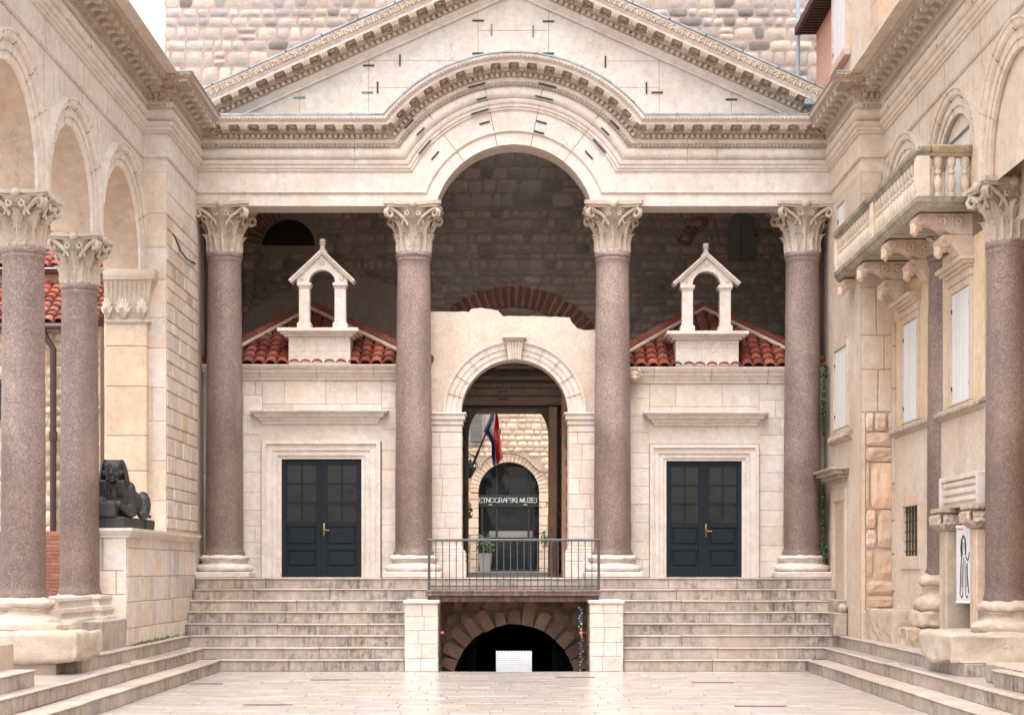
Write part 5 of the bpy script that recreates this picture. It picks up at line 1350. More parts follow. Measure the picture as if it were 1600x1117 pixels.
    if s < 0:
        mb = MB(); tp = [(5.28, .02), (5.31, .05), (5.34, .03), (5.36, .01), (5.55, .02), (5.78, .055), (5.92, .10), (5.925, .13), (6.0, .15), (6.05, .15)]
        rings = [[VX(xb, ya - p, z) for z, p in tp], [VX(xa - p, ya - p, z) for z, p in tp], [VX(xa - p, YBR, z) for z, p in tp]]
        mb.sweep(rings); mb.box(-xb, -xa + .15, ya - .15, YBR, 6.05, spring + .01)
        for (cx_, w_) in ((5.86, .13), (5.58, .09), (6.1, .09)):
            for k in range(-3, 4):
                a = k * .33; q0 = VX(cx_, ya - .03, 5.36); q1 = q0 + Vector((w_ * sin(a) * 1.1, -.045, .30 * cos(a))); mid = (q0 + q1) / 2 + Vector((0, -.05, 0)); mb.tube([q0, mid, q1], [.02, .032, .015], 6, jt(.08))
        for k in range(9): mb.tube([VX(5.54 + .07 * k, ya - .03, 5.66), VX(5.54 + .07 * k, ya - .10, 5.90)], .016, 5)
        mb.build('pilaster_capital', M['capital'], ar)
    return ar
M['warm2'] = stone('warm_pale_limestone', (.71, .61, .525), (.64, .53, .43), (.60, .38, .22), .40, spots=.12)
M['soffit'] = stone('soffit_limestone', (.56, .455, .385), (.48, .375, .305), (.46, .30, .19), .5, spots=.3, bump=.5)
R = random.Random(111)
arcade(-1, 6.07, 'left arcade of pale arches with carved cornice, open to tiled roofs')
arcade(1, 6.21, 'right arcade of pale arches with carved cornice, built up with house walls')

# ================================================================== LEFT SIDE
R = random.Random(121)
pd = thing('sphinx_pedestal', 'long ashlar parapet under the black sphinx', 'pedestal', (-5.5, 25, 2 * RS))
mb = MB(); XPD = 5.25; pal_ = [((1, 1, 1), 5), ((1.02, .96, .88), 3), ((.9, .87, .84), 1.5), ((.80, .79, .80), .8)]
masonry(mb, Vector((-XPD, 23.1, 3 * RS)), Y, Z, X, 5.0, 2.03 - 3 * RS, (.22, .40), (.25, .7), .008, .05, .006, .08, .01, pal_)
masonry(mb, Vector((-5.75, 23.1, 3 * RS)), X, Z, -Y, .5, 2.03 - 3 * RS, (.3, .5), (.4, .5), .008, .05, .006, .07, .012, pal_)
mb.box(-5.75, -5.26, 23.11, 28.0, 2 * RS, 2.03); mb.build('wall', M['ashlar'], pd, jitter=.006)
mb = MB(); cp = [(2.02, .0), (2.02, .02), (2.05, .03), (2.06, .05), (2.10, .075), (2.11, .09), (2.15, .09), (2.15, -.4)]
for a, b in ((23.1, 24.6), (24.6, 26.3), (26.3, 28.1)):
    rs = [[Vector((-XPD + p, a if a > 23.2 else a - p, z)) for z, p in cp], [Vector((-XPD + p, b - .006, z)) for z, p in cp]]; mb.sweep(rs, capA=True, capB=True, tint=jt(.06))
mb.sweep([[Vector((-5.8, 23.1 - p, z)) for z, p in cp], [Vector((-XPD + p, 23.1 - p, z)) for z, p in cp]], capA=True)
mb.box(-5.75, -5.28, 23.1, 28, 2.03, 2.148); mb.build('coping', M['ashlar'], pd, jitter=.006)

# sphinx: primitives fused into one skin
def fuse(mb, voxel, smooth=2, fac=.5):
    me = bpy.data.meshes.new('tmp'); me.from_pydata(mb.v, [], mb.f); o = bpy.data.objects.new('tmp', me); COL.objects.link(o)
    bm = bmesh.new(); bm.from_mesh(me); bmesh.ops.recalc_face_normals(bm, faces=bm.faces); bm.to_mesh(me); bm.free()
    a = o.modifiers.new('r', 'REMESH'); a.mode = 'VOXEL'; a.voxel_size = voxel
    b = o.modifiers.new('s', 'SMOOTH'); b.iterations = smooth; b.factor = fac
    dg = bpy.context.evaluated_depsgraph_get(); ev = o.evaluated_get(dg); m2 = ev.to_mesh()
    out = MB(); out.add([v.co.copy() for v in m2.vertices], [tuple(p.vertices) for p in m2.polygons]); ev.to_mesh_clear()
    bpy.data.objects.remove(o); bpy.data.meshes.remove(me); return out
def capsule(mb, pts, rs, n=10):
    mb.tube(pts, rs, n); mb.ball(pts[0], rs[0], n, 7); mb.ball(pts[-1], rs[-1], n, 7)
SX, SY, SZ = -5.52, 23.2, 2.15
V3 = lambda a, b, c: Vector((SX + a, SY + b, SZ + c))
sp = thing('sphinx_statue', 'black granite sphinx lying on the parapet with its headdress and paws', 'statue', (SX, SY, SZ))
mb = MB(); b0 = .16
mb.ball(V3(0, 1.0, b0 + .22), .22, 16, 10, (1, 2.6, 1.0)); mb.ball(V3(0, .42, b0 + .30), .22, 16, 10, (1.05, 1.0, 1.35)); mb.ball(V3(0, .36, b0 + .42), .17, 14, 9, (1.15, .9, 1))
for s in (-1, 1):
    capsule(mb, [V3(s * .17, .42, b0 + .40), V3(s * .20, .42, b0 + .12)], [.10, .09]); capsule(mb, [V3(s * .20, .45, b0 + .085), V3(s * .19, .16, b0 + .09), V3(s * .13, .02, b0 + .17)], [.085, .07, .05])
    for k in range(4): capsule(mb, [V3(s * (.12 - .0 * k), .03 + .01 * k, b0 + .20 - .028 * k), V3(s * .06, -.015, b0 + .195 - .028 * k)], [.016, .013], 6)
    mb.ball(V3(s * .17, 1.36, b0 + .20), .17, 14, 9, (.62, 1.25, 1.2)); capsule(mb, [V3(s * .20, 1.2, b0 + .26), V3(s * .21, 1.08, b0 + .08), V3(s * .20, 1.35, b0 + .06)], [.09, .07, .06]); capsule(mb, [V3(s * .21, 1.02, b0 + .05), V3(s * .21, 1.3, b0 + .05)], [.05, .055])
capsule(mb, [V3(.0, 1.6, b0 + .22), V3(.16, 1.68, b0 + .08), V3(.24, 1.5, b0 + .04)], [.03, .03, .025], 6)
mb.obox(V3(0, 0, 0), X, Y, Z, -.13, .11, -.10, .36, b0 - .01, b0 + .19, (1, 1, 1), .01)
mb.lathe([(.11, b0 + .18), (.12, b0 + .20), (.12, b0 + .215), (.09, b0 + .22)], (SX - .01, SY + .05, SZ), 14)
# head with headdress
hz_ = b0 + .60
mb.ball(V3(0, .26, hz_ + .03), .125, 16, 12, (.98, 1.05, 1.22)); mb.ball(V3(0, .23, hz_ - .06), .095, 14, 9, (1.05, .9, .9)); capsule(mb, [V3(0, .34, hz_ - .22), V3(0, .32, hz_ - .02)], [.12, .10])
ring = lambda w, d, z, y0: [V3(-w, y0 + .02, z), V3(-w * .8, y0 - d * .2, z), V3(-w * .55, y0 + .05, z), V3(w * .55, y0 + .05, z), V3(w * .8, y0 - d * .2, z), V3(w, y0 + .02, z), V3(w * .85, y0 + d, z), V3(-w * .85, y0 + d, z)]
mb.sweep([ring(.20, .17, hz_ - .16, .27), ring(.225, .17, hz_ - .12, .26), ring(.195, .17, hz_ + .03, .25), ring(.165, .17, hz_ + .14, .22), ring(.14, .14, hz_ + .19, .22)], closed=True, capA=True, capB=True)
mb.ball(V3(0, .27, hz_ + .10), .132, 16, 9, (1.02, 1.1, .68))
mb.obox(V3(0, .155, hz_ + .085), X, Y, Z, -.10, .10, -.02, .1, -.015, .02, (1, 1, 1), .008)
for s in (-1, 1):
    mb.obox(V3(s * .125, .17, hz_ - .27), X, Vector((0, .96, .28)), Vector((0, -.28, .96)), -.055, .055, -.01, .06, -.05, .17, (1, 1, 1), .01)
    mb.ball(V3(s * .122, .22, hz_ + .005), .038, 8, 7, (.45, .6, 1.15)); mb.ball(V3(s * .048, .138, hz_ + .035), .022, 8, 6, (1.25, .6, .55)); capsule(mb, [V3(s * .02, .128, hz_ + .066), V3(s * .085, .145, hz_ + .066)], [.009, .008], 6)
    mb.ball(V3(s * .055, .155, hz_ - .02), .035, 8, 6, (1, .6, .9))
mb.tube([V3(0, .135, hz_ + .055), V3(0, .098, hz_ - .018)], [.013, .026], 8); mb.ball(V3(0, .105, hz_ - .015), .024, 8, 6, (1.2, .7, .7))
capsule(mb, [V3(-.038, .135, hz_ - .058), V3(0, .122, hz_ - .056), V3(.038, .135, hz_ - .058)], [.008, .012, .008], 6); capsule(mb, [V3(-.03, .137, hz_ - .075), V3(0, .127, hz_ - .076), V3(.03, .137, hz_ - .075)], [.008, .012, .008], 6); mb.ball(V3(0, .145, hz_ - .105), .035, 8, 6, (1.1, .7, .7))
fs = fuse(mb, .0085, 2, .45); fs.build('body', M['basalt'], sp, smooth=60)
mb = MB(); mb.obox(V3(0, 0, 0), X, Y, Z, -.24, .225, -.06, 1.22, 0, .155, (1, 1, 1), .012); mb.obox(V3(0, 0, 0), X, Y, Z, -.24, .25, 1.24, 1.78, 0, .15, (.9, .9, .9), .012); mb.build('base_slab', M['basalt'], sp, jitter=.012)

mb = MB(); mp = [(.90, .10), (.96, .10), (.97, .06), (1.03, .05), (1.05, .08), (1.10, .08), (1.11, .03), (1.19, .02), (1.2, .05), (1.24, .05), (1.24, -.4)]
mb.sweep([[Vector((-5.62 + p, 20.9, z)) for z, p in mp], [Vector((-5.62 + p, 22.5, z)) for z, p in mp]], capA=True, capB=True); mb.box(-6.3, -5.52, 20.9, 22.5, 2 * RS, .90, (1, .98, .94), .008)
mb.sweep([[Vector((-5.8, 22.5 - p, z)) for z, p in mp], [Vector((-5.5 + p, 22.5 - p, z)) for z, p in mp], [Vector((-5.5 + p, 23.1, z)) for z, p in mp]]); mb.box(-6.3, -5.4, 22.42, 23.1, 2 * RS, .90, (.92, .9, .88), .012)
tag(mb.build('stylobate', M['ashlar'], jitter=.008), 'moulded low plinth wall between the two left arcade columns', 'plinth wall')
mb = MB(); mb.box(-5.62, -5.255, 21.75, 22.75, 3 * RS - .1, .93, (1, .98, .95), .012); mb.box(-5.62, -5.255, 22.76, 23.09, 3 * RS - .1, .93, (.92, .9, .87), .012)
tag(mb.build('stone_block', M['step'], jitter=.006), 'low smooth block lying against the sphinx parapet beside the left columns', 'block')
# houses beyond the left arches
R = random.Random(131)
ho = thing('tiled_house', 'stone house with two stepped red tile roofs seen through the left arches', 'house', (-9.5, 30, 0))
mb = MB(); rubble(mb, Vector((-13, 28.8, 0)), X, Z, -Y, 6.0, 5.7, (.14, .26), (.18, .4), .03, .06, .03, [((1, 1, 1), 3), ((1.1, 1, .9), 2), ((.8, .72, .66), 1)]); mb.box(-13, -7, 28.82, 29.2, 0, 5.7, (.8, .74, .68)); mb.box(-13, -7, 30.1, 30.4, 5.5, 6.9, (.7, .62, .58))
mb.build('wall', M['museum'], ho, smooth=50)
mb = MB(); tile_face(mb, (-13, 28.6, 5.72), (-7.0, 28.6, 5.72), ((-13, 30.2, 6.65), (-7.0, 30.2, 6.65)), 32); mb.build('roof', M['tile2'] if 'tile2' in M else M['tile'], ho)
mb = MB(); tile_face(mb, (-13, 29.9, 6.88), (-7.2, 29.9, 6.88), ((-13, 34, 9.4), (-7.2, 34, 9.4)), 30); mb.box(-13, -7.2, 29.95, 30.1, 6.80, 6.87, (.5, .4, .4)); mb.build('roof', M['tile'], ho)
mb = MB(); mb.tube([(-13, 28.55, 5.66), (-7.0, 28.55, 5.66)], .06, 8); x = (80 - 803) * 28.5 / F; mb.tube([(x - .15, 28.55, 5.6), (x - .1, 28.6, 5.45), (x, 28.62, 5.3), (x, 28.62, 2.1)], .055, 8); mb.tube([(x, 28.62, 3.9), (x, 28.62, 3.75)], .07, 8); mb.build('downpipe', M['pipe'], ho)
mb = MB(); p, q = P(-30, 655, 28.7), P(9, 600, 28.7); mb.box(p.x, q.x, 28.68, 28.74, p.z, q.z, (.5, .5, .5)); mb.box(p.x, q.x + .06, 28.62, 28.7, q.z, q.z + .08, (2, 2, 2)); mb.build('window', M['iron'], ho)
mb = MB(); masonry(mb, Vector((-8.4, 26.6, .2)), X, Z, -Y, 2.0, 1.98, (.055, .06), (.22, .26), .012, .05, .006, .25, .006, None, mortar=(1.3, 1.6, 1.6)); mb.box(-8.4, -6.4, 26.62, 26.9, .2, 2.15)
tag(mb.build('brick_wall', M['brick']), 'low old brick wall behind the left arcade columns', 'wall')

# ================================================================== RIGHT SIDE: the house built into the arcade
R = random.Random(141)
hs_ = thing('corner_house', 'ochre plastered house filling the right arcade with shuttered windows', 'house', (5.9, 23, 0))
XW = 5.75; ZFL = 2 * RS; Y00 = 20.72; HO = Vector((XW, Y00, ZFL)); WW = -X
wy = lambda a: a - Y00
wins = [(wy(24.2), wy(25.1), 3.72 - ZFL, 5.18 - ZFL), (wy(21.42), wy(22.33), 3.72 - ZFL, 5.18 - ZFL)]
bwin = (wy(24.08), wy(25.0), 1.78 - ZFL, 2.50 - ZFL); prt = (wy(20.95), wy(22.05), 0.0, 2.38 - ZFL)
mb = MB(); panel(mb, HO, Y, Z, WW, YBR - Y00, 5.75 - ZFL, [*wins, bwin, prt], .22); mb.quad((XW - .02, Y00, ZFL), (6.2, Y00, ZFL), (6.2, Y00, 6.2), (XW - .02, Y00, 6.2)); mb.quad((6.2, 12, ZFL), (6.2, Y00, ZFL), (6.2, Y00, 6.2), (6.2, 12, 6.2)); mb.build('wall', M['ochre'], hs_)
mb = MB(); masonry(mb, Vector((XW - .002, 22.6, 2 * RS + .5)), Y, Z, WW, 1.3, 3.1, (.3, .4), (.6, .9), .004, .03, .002, .03, .004, None, None, flat=False) if False else None
# lower plaster zone a little proud of the wall
LB = Vector((XW - .02, Y00, ZFL)); panel(mb, LB, Y, Z, WW, YBR - Y00, 3.55 - ZFL, [bwin, prt], .02)
mb.build('lower_wall', M['plaster'], hs_)
def window_unit(name, O, U, W, w, h, frame=.10, hood=True, par=None, sill=False, plank=3):
    """white shuttered window in the wall plane; O = lower near corner, U along the wall, W out of it"""
    mb = MB()
    mb.obox(O, U, Z, W, -frame, 0, -.0, h + frame, -.1, .03, (1, 1, 1), .008); mb.obox(O, U, Z, W, w, w + frame, 0, h + frame, -.1, .03, (1, 1, 1), .008); mb.obox(O, U, Z, W, 0, w, h, h + frame, -.1, .03, (1, 1, 1), .008)
    if hood:
        for k, (p, z0, z1) in enumerate(((.05, .10, .20), (.09, .20, .24), (.14, .24, .28), (.19, .28, .33))): mb.obox(O, U, Z, W, -frame - p * .4, w + frame + p * .4, h + z0, h + z1, -.02, p, (1, 1, 1), .006)
    if sill: mb.obox(O, U, Z, W, -frame - .03, w + frame + .03, -.14, 0, -.05, .06, (1, 1, 1), .01)
    fr = mb.build(name, M['warm'], par)
    for k in (0, 1):
        mb = MB(); a = w * k / 2 + .005; b = w * (k + 1) / 2 - .005
        for i in range(plank): p = a + (b - a) * i / plank; q = a + (b - a) * (i + 1) / plank; mb.obox(O, U, Z, W, p + .002, q - .002, .015, h - .01, -.035, .010, jt(.03), .004)
        lf = mb.build('shutter', M['shutter'], fr)
        mb = MB()
        for z in (.2, h - .25): e = a if k == 0 else b; mb.obox(O, U, Z, W, e - .03, e + .03, z, z + .05, .0, .022)
        mb.build('hinge', M['iron'], lf)
    return fr
for (a, b, c, d) in wins: window_unit('window', Vector((XW, Y00 + a, ZFL + c)), Y, WW, b - a, d - c, par=hs_)
# string course
mb = MB(); 
sc_p = [(3.54, .0), (3.56, .03), (3.60, .07), (3.66, .09), (3.69, .07), (3.70, .0)]
for a in range(14):
    y0 = Y00 + (YBR - .02 - Y00) * a / 14; y1 = Y00 + (YBR - .02 - Y00) * (a + 1) / 14; mb.sweep([[Vector((XW - p, y, z)) for z, p in sc_p] for y in (y0, y1)], tint=jt(.08), capA=True, capB=True)
n = 90
for i in range(n): y = Y00 + 5 * i / n; mb.ball((XW - .085, y, 3.635), .03, 6, 5, (1, 1, 1.2), jt(.1))
mb.build('string_course', M['carved'], hs_, jitter=.012)
# barred window
mb = MB(); O = Vector((XW - .02, Y00 + bwin[0], ZFL + bwin[2])); w, h = bwin[1] - bwin[0], bwin[3] - bwin[2]
mb.obox(O, Y, Z, WW, -.14, 0, -.0, h, -.1, .025, (1, 1, 1), .008); mb.obox(O, Y, Z, WW, w, w + .14, 0, h, -.1, .025, (1, 1, 1), .008); mb.obox(O, Y, Z, WW, -.14, w + .14, h, h + .17, -.1, .025, (1, 1, 1), .008); mb.obox(O, Y, Z, WW, -.14, w + .14, -.19, 0, -.1, .03, (1, 1, 1), .008)
fr = mb.build('window', M['warm'], hs_, jitter=.006)
mb = MB(); mb.obox(O, Y, Z, WW, 0, w, 0, h, -.21, -.20); mb.build('pane', M['dark'], fr)
mb = MB()
for i in range(5): y = w * (i + .5) / 5; mb.tube([O + Y * y - WW * .02, O + Y * y + Z * h - WW * .02], .012, 6)
for i in range(5): z = h * (i + .5) / 5; mb.tube([O + Z * z - WW * .02, O + Y * w + Z * z - WW * .02], .010, 6)
mb.build('bars', M['iron'], fr)
# portal with swirled capitals
pt = MB(); XP = 5.60
pt.box(XP + .03, XW + .05, 20.55, 22.40, 2.38, 2.78, (1, 1, 1), .01)
for k in range(3): z = 2.44 + .10 * k; pt.box(XP, XP + .05, 20.7, 22.25, z, z + .065, (1.02, 1, .97), .012)
pt.box(XP - .01, XP + .05, 20.55, 20.63, 2.38, 2.78, (1, 1, 1), .008); pt.box(XP - .01, XP + .05, 22.32, 22.40, 2.38, 2.78, (1, 1, 1), .008); pt.box(XP - .01, XP + .05, 20.63, 22.32, 2.72, 2.78, (1, 1, 1), .008)
po = pt.build('portal', M['lime'], hs_, jitter=.004)
for (ya, yb, nm) in ((22.05, 22.42, 'far'), (20.62, 20.92, 'near')):
    mb = MB(); mb.box(5.60, XW + .2, ya, yb, .543 if nm == 'far' else ZFL, 2.09, (1, .96, .90), .012)
    for k in range(4): mb.box(5.592, 5.60, ya + .04 + k * (yb - ya - .08) / 4, ya + .04 + (k + .6) * (yb - ya - .08) / 4, .8, 2.02, (1.03, 1, .96), .003)
    mb.build('jamb', M['rough'] if nm == 'far' else M['warm'], po, jitter=.008)
    mb = MB(); yc = (ya + yb) / 2; xc = 5.69
    mb.box(5.50, XW + .05, ya - .08, yb + .08, 2.32, 2.38, (1, 1, 1), .01); mb.box(5.57, XW + .05, ya - .02, yb + .02, 2.09, 2.12, (1, 1, 1), .008)
    for k in range(9):
        for (px_, py_, dx, dy) in ((5.60, ya - .02 + (yb - ya + .04) * k / 8, -1, 0), (5.58 + .02 * k, ya - .0, 0, -1)):
            q = [Vector((px_ + dx * .01, py_ + dy * .01, 2.12)), Vector((px_ + dx * .085, py_ + dy * .085 + .02, 2.18)), Vector((px_ + dx * .09, py_ + dy * .09 + .045, 2.26)), Vector((px_ + dx * .03, py_ + dy * .03 + .06, 2.33))]
            mb.tube(q, [.02, .036, .036, .02], 6, jt(.08))
    mb.box(5.60, XW + .05, ya, yb, 2.12, 2.32); mb.build('swirled_capital', M['carved'], po)
mb = MB(); mb.box(XW + .28, XW + .32, 20.9, 22.9, ZFL, 2.6); mb.build('dark_room', M['dark'], hs_)
mb = MB(); mb.box(XW + .12, XW + .16, 20.97, 21.4, .56, 2.36, (.9, 1, 1)); mb.build('door_leaf', M['door'], hs_)
# hanging poster
bn = thing('poster_banner', 'narrow hanging banner with a robed line drawing in the portal', 'banner', (5.7, 21.8, 1.0))
mb = MB(); A, B = Vector((5.70, 21.93, 0)), Vector((5.80, 21.55, 0)); U = (B - A).normalized(); L = (B - A).length; N = U.cross(Z).normalized()
if N.y > 0: N = -N
zb_, zt_ = 1.17, 2.14; OB = A + Z * zb_
mb.obox(OB, U, Z, N, 0, L, 0, zt_ - zb_, -.006, 0); mb.build('sheet', M['paper'], bn)
mb = MB(); mb.tube([OB, OB + U * L], .014, 6); mb.build('rod', M['white'], bn); mb = MB(); mb.tube([OB + Z * (zt_ - zb_), OB + U * L + Z * (zt_ - zb_)], .014, 6); mb.build('rod', M['white'], bn)
mb = MB()
def ink(pts, w, mbx, lift=.004): mbx.tube([OB + U * (L * a) + Z * ((zt_ - zb_) * b) + N * lift for a, b in pts], w, 5)
for pts, w in (([(.34, .60), (.32, .72), (.36, .82), (.46, .88), (.56, .84), (.62, .74), (.60, .62)], .010), ([(.40, .80), (.38, .70), (.44, .62)], .006), ([(.36, .60), (.30, .45), (.28, .25), (.25, .10)], .006), ([(.62, .60), (.74, .55), (.80, .58)], .007), ([(.70, .52), (.72, .35), (.80, .12)], .006), ([(.46, .60), (.44, .30), (.42, .08)], .004), ([(.56, .56), (.58, .30), (.62, .08)], .004), ([(.80, .58), (.84, .66)], .006), ([(.30, .09), (.36, .06), (.40, .09)], .006), ([(.62, .09), (.68, .06), (.74, .09)], .006)): ink(pts, w, mb)
mb.build('drawing', M['ink'], bn)
mb = MB(); 
for pts, w in (([(.38, .5), (.36, .2)], .02), ([(.64, .48), (.68, .2)], .018), ([(.50, .78), (.50, .70)], .02)): ink(pts, w, mb, -.008)
mb.build('drawing', M['greyink'], bn)
mb = MB(); mb.obox(OB, U, Z, N, L * .08, L * .42, (zt_ - zb_) * .955, (zt_ - zb_) * .968, 0, .003); mb.build('print_line', M['redink'], bn)
# base blocks against the house
mb = MB(); worn(mb, 5.30, 5.76, 23.85, YBR - .06, 2 * RS, 3 * RS + .46, .015, .015, 12, (1, .97, .93), 1); worn(mb, 5.33, 5.80, 22.72, 23.84, 2 * RS, 3 * RS + .28, .06, .05, 14, (1.0, .95, .9), 5); worn(mb, 5.40, 5.80, 22.70, 23.3, 3 * RS + .25, 3 * RS + .52, .07, .06, 12, (1.05, 1, .96), 8)
tag(mb.build('stone_bench', M['rough'], jitter=.02), 'worn stone bench blocks below the barred window', 'bench')
# side wall beside the porch with door, hood and windows (plane of the break)
XS = XBR - .004; O = Vector((XS, YBR, ZFL))
cw = (27.78 - YBR - 1.03, 27.78 - YBR, 3.84 - ZFL, 5.12 - ZFL); dw_ = (27.0 - YBR, 27.85 - YBR, 6 * RS - ZFL, 2.68 - ZFL); tw_ = (26.9 - YBR, 27.5 - YBR, 6.95 - ZFL, 7.42 - ZFL)
mb = MB(); panel(mb, O, Y, Z, WW, 28.9 - YBR, ZS - ZFL - .01, [cw, dw_, tw_], .20); mb.build('side_wall', M['plaster'], hs_)
window_unit('window', O + Y * cw[0] + Z * cw[2], Y, WW, cw[1] - cw[0], cw[3] - cw[2], .08, False, hs_)
window_unit('window', O + Y * tw_[0] + Z * tw_[2], Y, WW, tw_[1] - tw_[0], tw_[3] - tw_[2], .06, False, hs_)
mb = MB()
mb.obox(O, Y, Z, WW, dw_[0] - .16, dw_[0], dw_[2], dw_[3], -.15, .03, (1, 1, 1), .01); mb.obox(O, Y, Z, WW, dw_[1], dw_[1] + .16, dw_[2], dw_[3], -.15, .03, (1, 1, 1), .01); mb.obox(O, Y, Z, WW, dw_[0] - .16, dw_[1] + .16, dw_[3], dw_[3] + .2, -.15, .03, (1, 1, 1), .01)
ds = mb.build('door_surround', M['warm'], hs_, jitter=.005)
mb = MB(); mb.obox(O, Y, Z, WW, dw_[0], dw_[1], dw_[2], dw_[3], -.19, -.15, (.7, .8, .7)); mb.build('door_leaf', M['door'], ds)
mb = MB(); 
for (p, z0, z1) in ((.08, 2.98, 3.03), (.15, 3.03, 3.09), (.24, 3.09, 3.15), (.29, 3.15, 3.19)): mb.obox(Vector((XS, YBR, 0)), Y, Z, WW, dw_[0] - .1 - p, dw_[1] + .1 + p, z0, z1, -.02, p, (.9, .87, .83), .008)
mb.build('door_hood', M['step'], ds)
mb = MB()
for a in range(6):
    y0 = 26.35 + (28.1 - 26.35) * a / 6; y1 = 26.35 + (28.1 - 26.35) * (a + 1) / 6; mb.sweep([[Vector((XS - p * .8, y, z + .06)) for z, p in sc_p] for y in (y0, y1)], tint=jt(.08), capA=True, capB=True)
for i in range(26): mb.ball((XS - .068, 26.37 + 1.72 * i / 26, 3.69), .026, 6, 5, (1, 1, 1.2), jt(.1))
mb.build('string_course', M['carved'], hs_, jitter=.01)
# stones at the foot of the step ends
mb = MB(); mb.box(5.10, 5.26, 27.1, 27.6, 4 * RS, 5 * RS + .2, (1, .97, .93), .012); mb.box(5.02, 5.24, 26.72, 27.1, 3 * RS, 5 * RS, (1, .95, .9), .012); mb.ball((5.17, 26.78, 5 * RS + .07), .085, 10, 8, (1, 1.2, .9))
tag(mb.build('stone_block', M['step'], jitter=.008), 'small stacked blocks at the right end of the stained steps', 'block')
# infill walls inside the right arches
mb = MB()
ow = (21.2 - 14, 22.55 - 14, .03, .98)
panel(mb, Vector((5.67, 14, 6.15)), Y, Z, WW, YBR - 14, 1.5, [ow, (24.2 - 14, 24.9 - 14, 0.0, .7)], .16, (1.02, 1, .96)); mb.box(5.96, 6.0, 14, YBR, 5.7, 7.7); mb.build('arch_infill', M['warm2'], hs_)
mb = MB(); mb.box(5.60, 5.66, 21.1, 21.2, 6.15, 7.2); 
window_unit('window', Vector((5.72, 21.2, 6.18)), Y, WW, 1.35, .95, .03, False, hs_); window_unit('window', Vector((5.72, 24.2, 6.15)), Y, WW, .7, .7, .03, False, hs_)

# ---------------- balcony
R = random.Random(151)
bc = thing('balcony', 'long stone balcony with plump balusters and scrolled brackets on the ochre house', 'balcony', (5.3, 23.8, 6.0))
BX, BY0, BY1, BZ, BT = 4.98, 21.05, 26.55, 6.05, 6.84
slab_t = (.78, .72, .62)
mb = MB(); bp = [(BZ, .06), (BZ + .03, .05), (BZ + .05, .03), (BZ + .08, .02), (BZ + .09, 0), (BZ + .15, 0)]
mb.box(BX + .05, XW, BY0 + .05, BY1 - .05, BZ + .02, BZ + .12); M['mossy'] = stone('mossy_limestone', (.50, .43, .34), (.36, .31, .25), (.12, .105, .075), .95, stain=(.035, .04, .02), streak=.75, spots=.9, bump=.7, patscale=2.2)
rs = [[Vector((XW + .05, BY0 + p, z)) for z, p in bp], [Vector((BX + p, BY0 + p, z)) for z, p in bp], [Vector((BX + p, BY1 - p, z)) for z, p in bp], [Vector((XW, BY1 - p, z)) for z, p in bp]]
mb.sweep(rs); mb.box(BX + .002, XW, BY0 + .002, BY1 - .002, BZ + .13, BZ + .148); mb.build('slab', M['mossy'], bc, jitter=.01)
mb = MB(); mb.box(BX - .01, BX + .19, BY0 - .01, BY1, BT - .10, BT, (1, 1, 1), .02); mb.box(BX + .195, XW, BY0 - .01, BY0 + .19, BT - .10, BT, (1.3, 1.15, .9), .02); mb.box(BX + .02, BX + .16, BY0 + .02, BY1, BT - .135, BT - .10); mb.box(BX + .165, XW, BY0 + .02, BY0 + .16, BT - .135, BT - .10, (1.3, 1.15, .9)); mb.build('handrail', M['mossy'], bc, jitter=.006)
bal = None; hb = BT - .135 - (BZ + .148)
bpf = [(.055, 0), (.055, .05), (.035, .06), (.045, .09), (.062, .16), (.058, .22), (.034, .27), (.030, .29), (.046, .30), (.046, .335), (.030, .345), (.034, .365), (.058, .41), (.062, .47), (.045, .53), (.035, .55), (.055, .56), (.055, hb)]
bpf = [(r * .98, z * hb / bpf[-1][1] if bpf[-1][1] else z) for r, z in bpf]
npost = [BY0 + .09, (BY0 + BY1) / 2, BY1 - .09]
for y in npost:
    mb = MB(); mb.box(BX + .01, BX + .17, y - .08, y + .08, BZ + .148, BT - .135, (1.1, 1.1, 1.1), .008); mb.box(BX + .0, BX + .01, y - .05, y + .05, BZ + .22, BT - .2, (1.15, 1.15, 1.15), .004); mb.build('pedestal', M['warm2'], bc)
spots = [BY0 + .28 + (npost[1] - BY0 - .45) * i / 12 for i in range(13)] + [npost[1] + .2 + (BY1 - npost[1] - .45) * i / 12 for i in range(13)]
pos = [(BX + .09, y) for y in spots] + [(BX + .28 + .17 * i, BY0 + .09) for i in range(3)]
for (x, y) in pos:
    if bal is None:
        mb = MB(); mb.lathe(bpf, Vector((x, y, BZ + .148)), 12); bal = mb.build('baluster', M['warm2'], bc, smooth=40); q0 = (x, y)
    else:
        c = bal.copy(); COL.objects.link(c); c.parent = bc; c.location = (x - q0[0], y - q0[1], 0)
